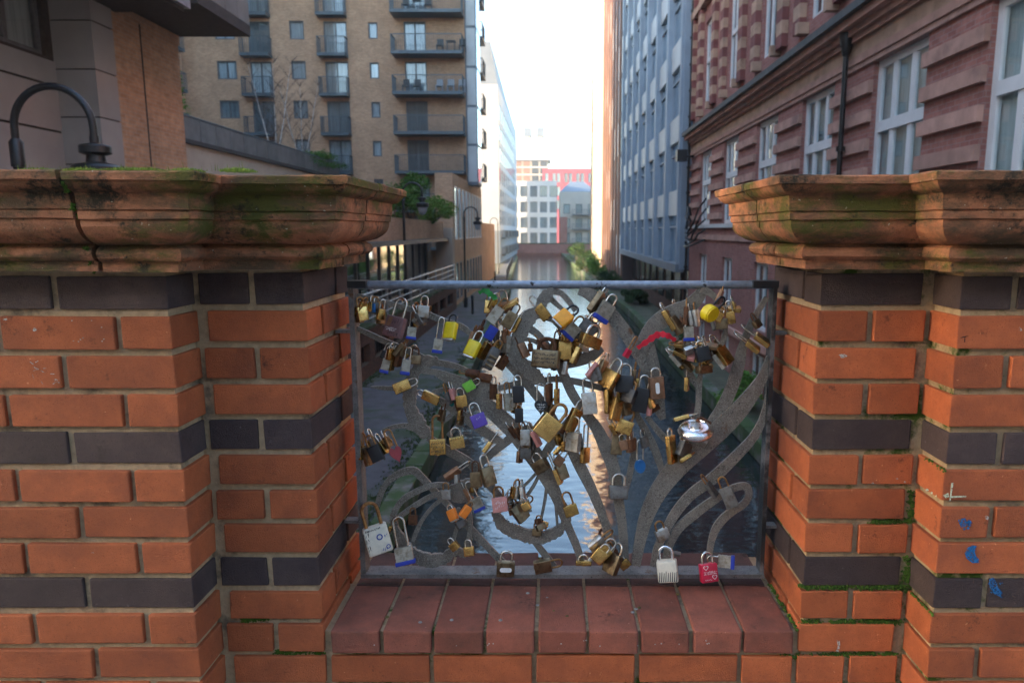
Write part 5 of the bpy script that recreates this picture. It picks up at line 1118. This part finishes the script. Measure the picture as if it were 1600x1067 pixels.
for y in (38.5, 62): bollard(lerp_tab(KL, y)-1.4, y, 'short black bollard standing on the towpath before the flats base' if y < 50 else 'short black bollard on the towpath past the flats')
tr = thing('towpath_railing', (-4.9, 85, ZT), 'low black railing guarding the canal edge beyond the flats', 'railing')
for k in range(13): y = 66+k*3; MB().box(lerp_tab(KL, y)-.45, lerp_tab(KL, y)-.38, y, y+.07, ZT, ZT+1).build('post', 'black_paint', tr)
for z in (.5, 1): mb = MB().tube([(lerp_tab(KL, 66+k*3)-.42, 66+k*3, ZT+z) for k in range(13)], .03, 6); mb.build('rail', 'black_paint', tr)

# ------------------------------------------------------------------ plants
def foliage(mb, c, rad, n, size, rr, clumps=9):
    cs = [(Vector((rr.gauss(0, .42), rr.gauss(0, .42), rr.uniform(-.6, .75))), rr.uniform(.3, .55)) for _ in range(clumps)]
    for _ in range(n):
        cc, cr = rr.choice(cs); d = Vector((rr.gauss(0, 1), rr.gauss(0, 1), rr.gauss(0, 1))).normalized()*cr*rr.random()**.45
        p = cc+d; p = Vector((c[0]+p.x*rad[0], c[1]+p.y*rad[1], c[2]+p.z*rad[2])); a = Vector((rr.gauss(0, 1), rr.gauss(0, 1), rr.gauss(0, .6))).normalized(); b = a.orthogonal().normalized(); b.rotate(Matrix.Rotation(rr.uniform(0, 6.28), 3, a)); s = size*rr.uniform(.5, 1.2)
        mb.add([p-a*s, p+b*s*.42, p+a*s, p-b*s*.42], [(0, 1, 2, 3)])
def shrub(name, c, rad, n, size, label, material='leaf', base=None, cat='shrub', group=None, seed=0, clumps=10):
    rr = random.Random(seed+int(c[0]*7+c[1]*3)); bz = base if base is not None else c[2]-rad[2]
    t = thing(name, (c[0], c[1], bz), label, cat, group); mb = MB(); foliage(mb, c, rad, n, size, rr, clumps); mb.build('foliage', material, t)
    mb = MB()
    for k in range(5):
        a = rr.uniform(0, 6.28); mb.tube([(c[0]+.06*math.cos(a), c[1]+.06*math.sin(a), bz), (c[0]+rad[0]*.3*math.cos(a), c[1]+rad[1]*.3*math.sin(a), (bz+c[2])/2), (c[0]+rad[0]*.5*math.cos(a+.4), c[1]+rad[1]*.5*math.sin(a+.4), c[2]+rad[2]*.3)], [.05*rad[2]/1.2, .035*rad[2]/1.2, .012], 6)
    mb.build('stem', 'bark', t, 60); return t
shrub('shrub', (-6.75, 33.5, E(1.75)), (1.1, 1.3, 1.0), 3600, .09, 'tall bright green shrub on the pavilion roof', 'leaf', E(.5))
shrub('shrub', (-6.45, 38, E(.95)), (1.15, 2.2, .85), 4200, .08, 'low spreading shrub trailing over the pavilion parapet', 'leaf_light', E(.5))
shrub('shrub', (-6.75, 30.5, E(.95)), (.9, 1.8, .8), 3000, .08, 'dense leafy shrub behind the swan-neck lamp on the pavilion roof', 'leaf', E(.5))
shrub('hedge', (-14.9, 46.5, E(4.5)), (.9, 2.8, .55), 2200, .09, 'clipped green hedge spilling over the end of the podium parapet', 'leaf', E(3.6), 'hedge', clumps=22)
shrub('young_tree', (-16.6, 31.5, E(5.7)), (.7, .7, 1.5), 1100, .1, 'slim leafy young tree on the podium terrace', 'leaf_light', E(3.5), 'tree')
shrub('shrub', (-17.8, 31.0, E(4.9)), (.9, .8, 1.1), 800, .07, 'dark twiggy shrub beside the young tree on the podium', 'leaf_dark', E(3.5))
for i, (y, x, rx, rz, m_, lb) in enumerate([(44, 5.0, .8, 1.0, 'leaf_dark', 'dark low shrub on the bank under the blue-grey office slab'), (56, 4.4, 1.0, 1.3, 'leaf_dark', 'dark rounded shrub at the corner of the finned tower bank'), (68, 4.1, 1.1, 1.8, 'leaf', 'green bushy shrub overhanging the canal below the finned tower'),
        (80, 3.7, 1.3, 2.2, 'leaf_dark', 'taller shrub standing over the water by the dark tower'), (95, 3.2, 1.5, 2.6, 'leaf_dark', 'largest shrub leaning from the far canal bank'), (112, 2.9, 1.7, 2.6, 'leaf', 'green shrub near the retaining wall at the canal end')]):
    rz *= .62
    shrub('bank_shrub', (x, y, ZT+rz*.8), (rx, rx*1.9, rz), 2600, .11, lb, m_, ZT, 'shrub', 'shrubs on the far bank', i)
for i, (y, x, h, lb) in enumerate([(9, 4.95, .5, 'low fern clump on the narrow bank below the red facade near the bridge'), (13, 4.95, .6, 'leafy weed clump on the bank below the downpipe of the red facade'), (18, 4.9, .7, 'spreading green weeds on the bank under the red facade windows'), (25, 4.9, .8, 'dense green weed clump at the far end of the red facade')]):
    shrub('weed_clump', (x, y, ZT+h*.6), (.55, 1.6, h), 1500, .07, lb, ('leaf', 'leaf_dark')[i % 2], ZT, 'plant', 'weeds on the narrow bank', i)
def birch(x, y, z, h, label, seed):
    rr = random.Random(seed); t = thing('birch_tree', (x, y, z), label, 'tree', 'bare birches on the podium'); tk = MB(); tw = MB()
    for s in range(3):
        dx, dy = (-.16, .02, .15)[s]*rr.uniform(.7, 1.2), rr.uniform(-.06, .06); pts = [Vector((x+dx*k+rr.uniform(-.03, .03), y+dy*k, z+h*k/8)) for k in range(9)]; tk.tube(pts, [.05*(1-k/9.5) for k in range(9)], 7)
        for k in range(2, 9):
            for _ in range(6):
                a = rr.uniform(0, 6.28); L = h*.2*rr.uniform(.5, 1.1)*(1.15-k/11); p0 = pts[k]; p1 = p0+Vector((math.cos(a)*L*.55, math.sin(a)*L*.4, L*.75)); p2 = p1+Vector((math.cos(a)*L*.4, math.sin(a)*L*.3, L*.35)); tw.tube([p0, p1, p2], [.011, .007, .003], 4, False)
                for _ in range(4):
                    q0 = p0.lerp(p2, rr.uniform(.3, 1)); b = rr.uniform(0, 6.28); tw.tube([q0, q0+Vector((math.cos(b)*L*.35, math.sin(b)*L*.25, L*.25*rr.uniform(-.4, 1)))], [.006, .002], 3, False)
    tk.build('trunk', 'birch', t, 60); tw.build('crown', 'twig', t)
birch(P(428, 200, 44).x, 44, E(3.5), 6.4, 'pale-stemmed bare birch on the podium before the balconies', 2)
birch(P(470, 200, 46).x, 46, E(3.5), 5.4, 'bare young birch beside the pale-stemmed one on the podium', 5)

# ------------------------------------------------------------------ the air
hz = bpy.data.materials.new('air'); hz.use_nodes = True; t = hz.node_tree; t.nodes.clear()
o_ = N(t, 'ShaderNodeOutputMaterial'); pv = N(t, 'ShaderNodeVolumePrincipled'); pv.inputs['Color'].default_value = (.9, .93, .97, 1); pv.inputs['Density'].default_value = .0006; pv.inputs['Anisotropy'].default_value = .2
t.links.new(pv.outputs[0], o_.inputs['Volume']); M['air'] = hz
o = MB().box(-710, 710, -710, 1510, ZW-2.5, E(48)).build('haze', 'air', None); o['kind'] = 'stuff'; o['label'] = 'thin pale haze hanging along the canal'; o['category'] = 'haze'
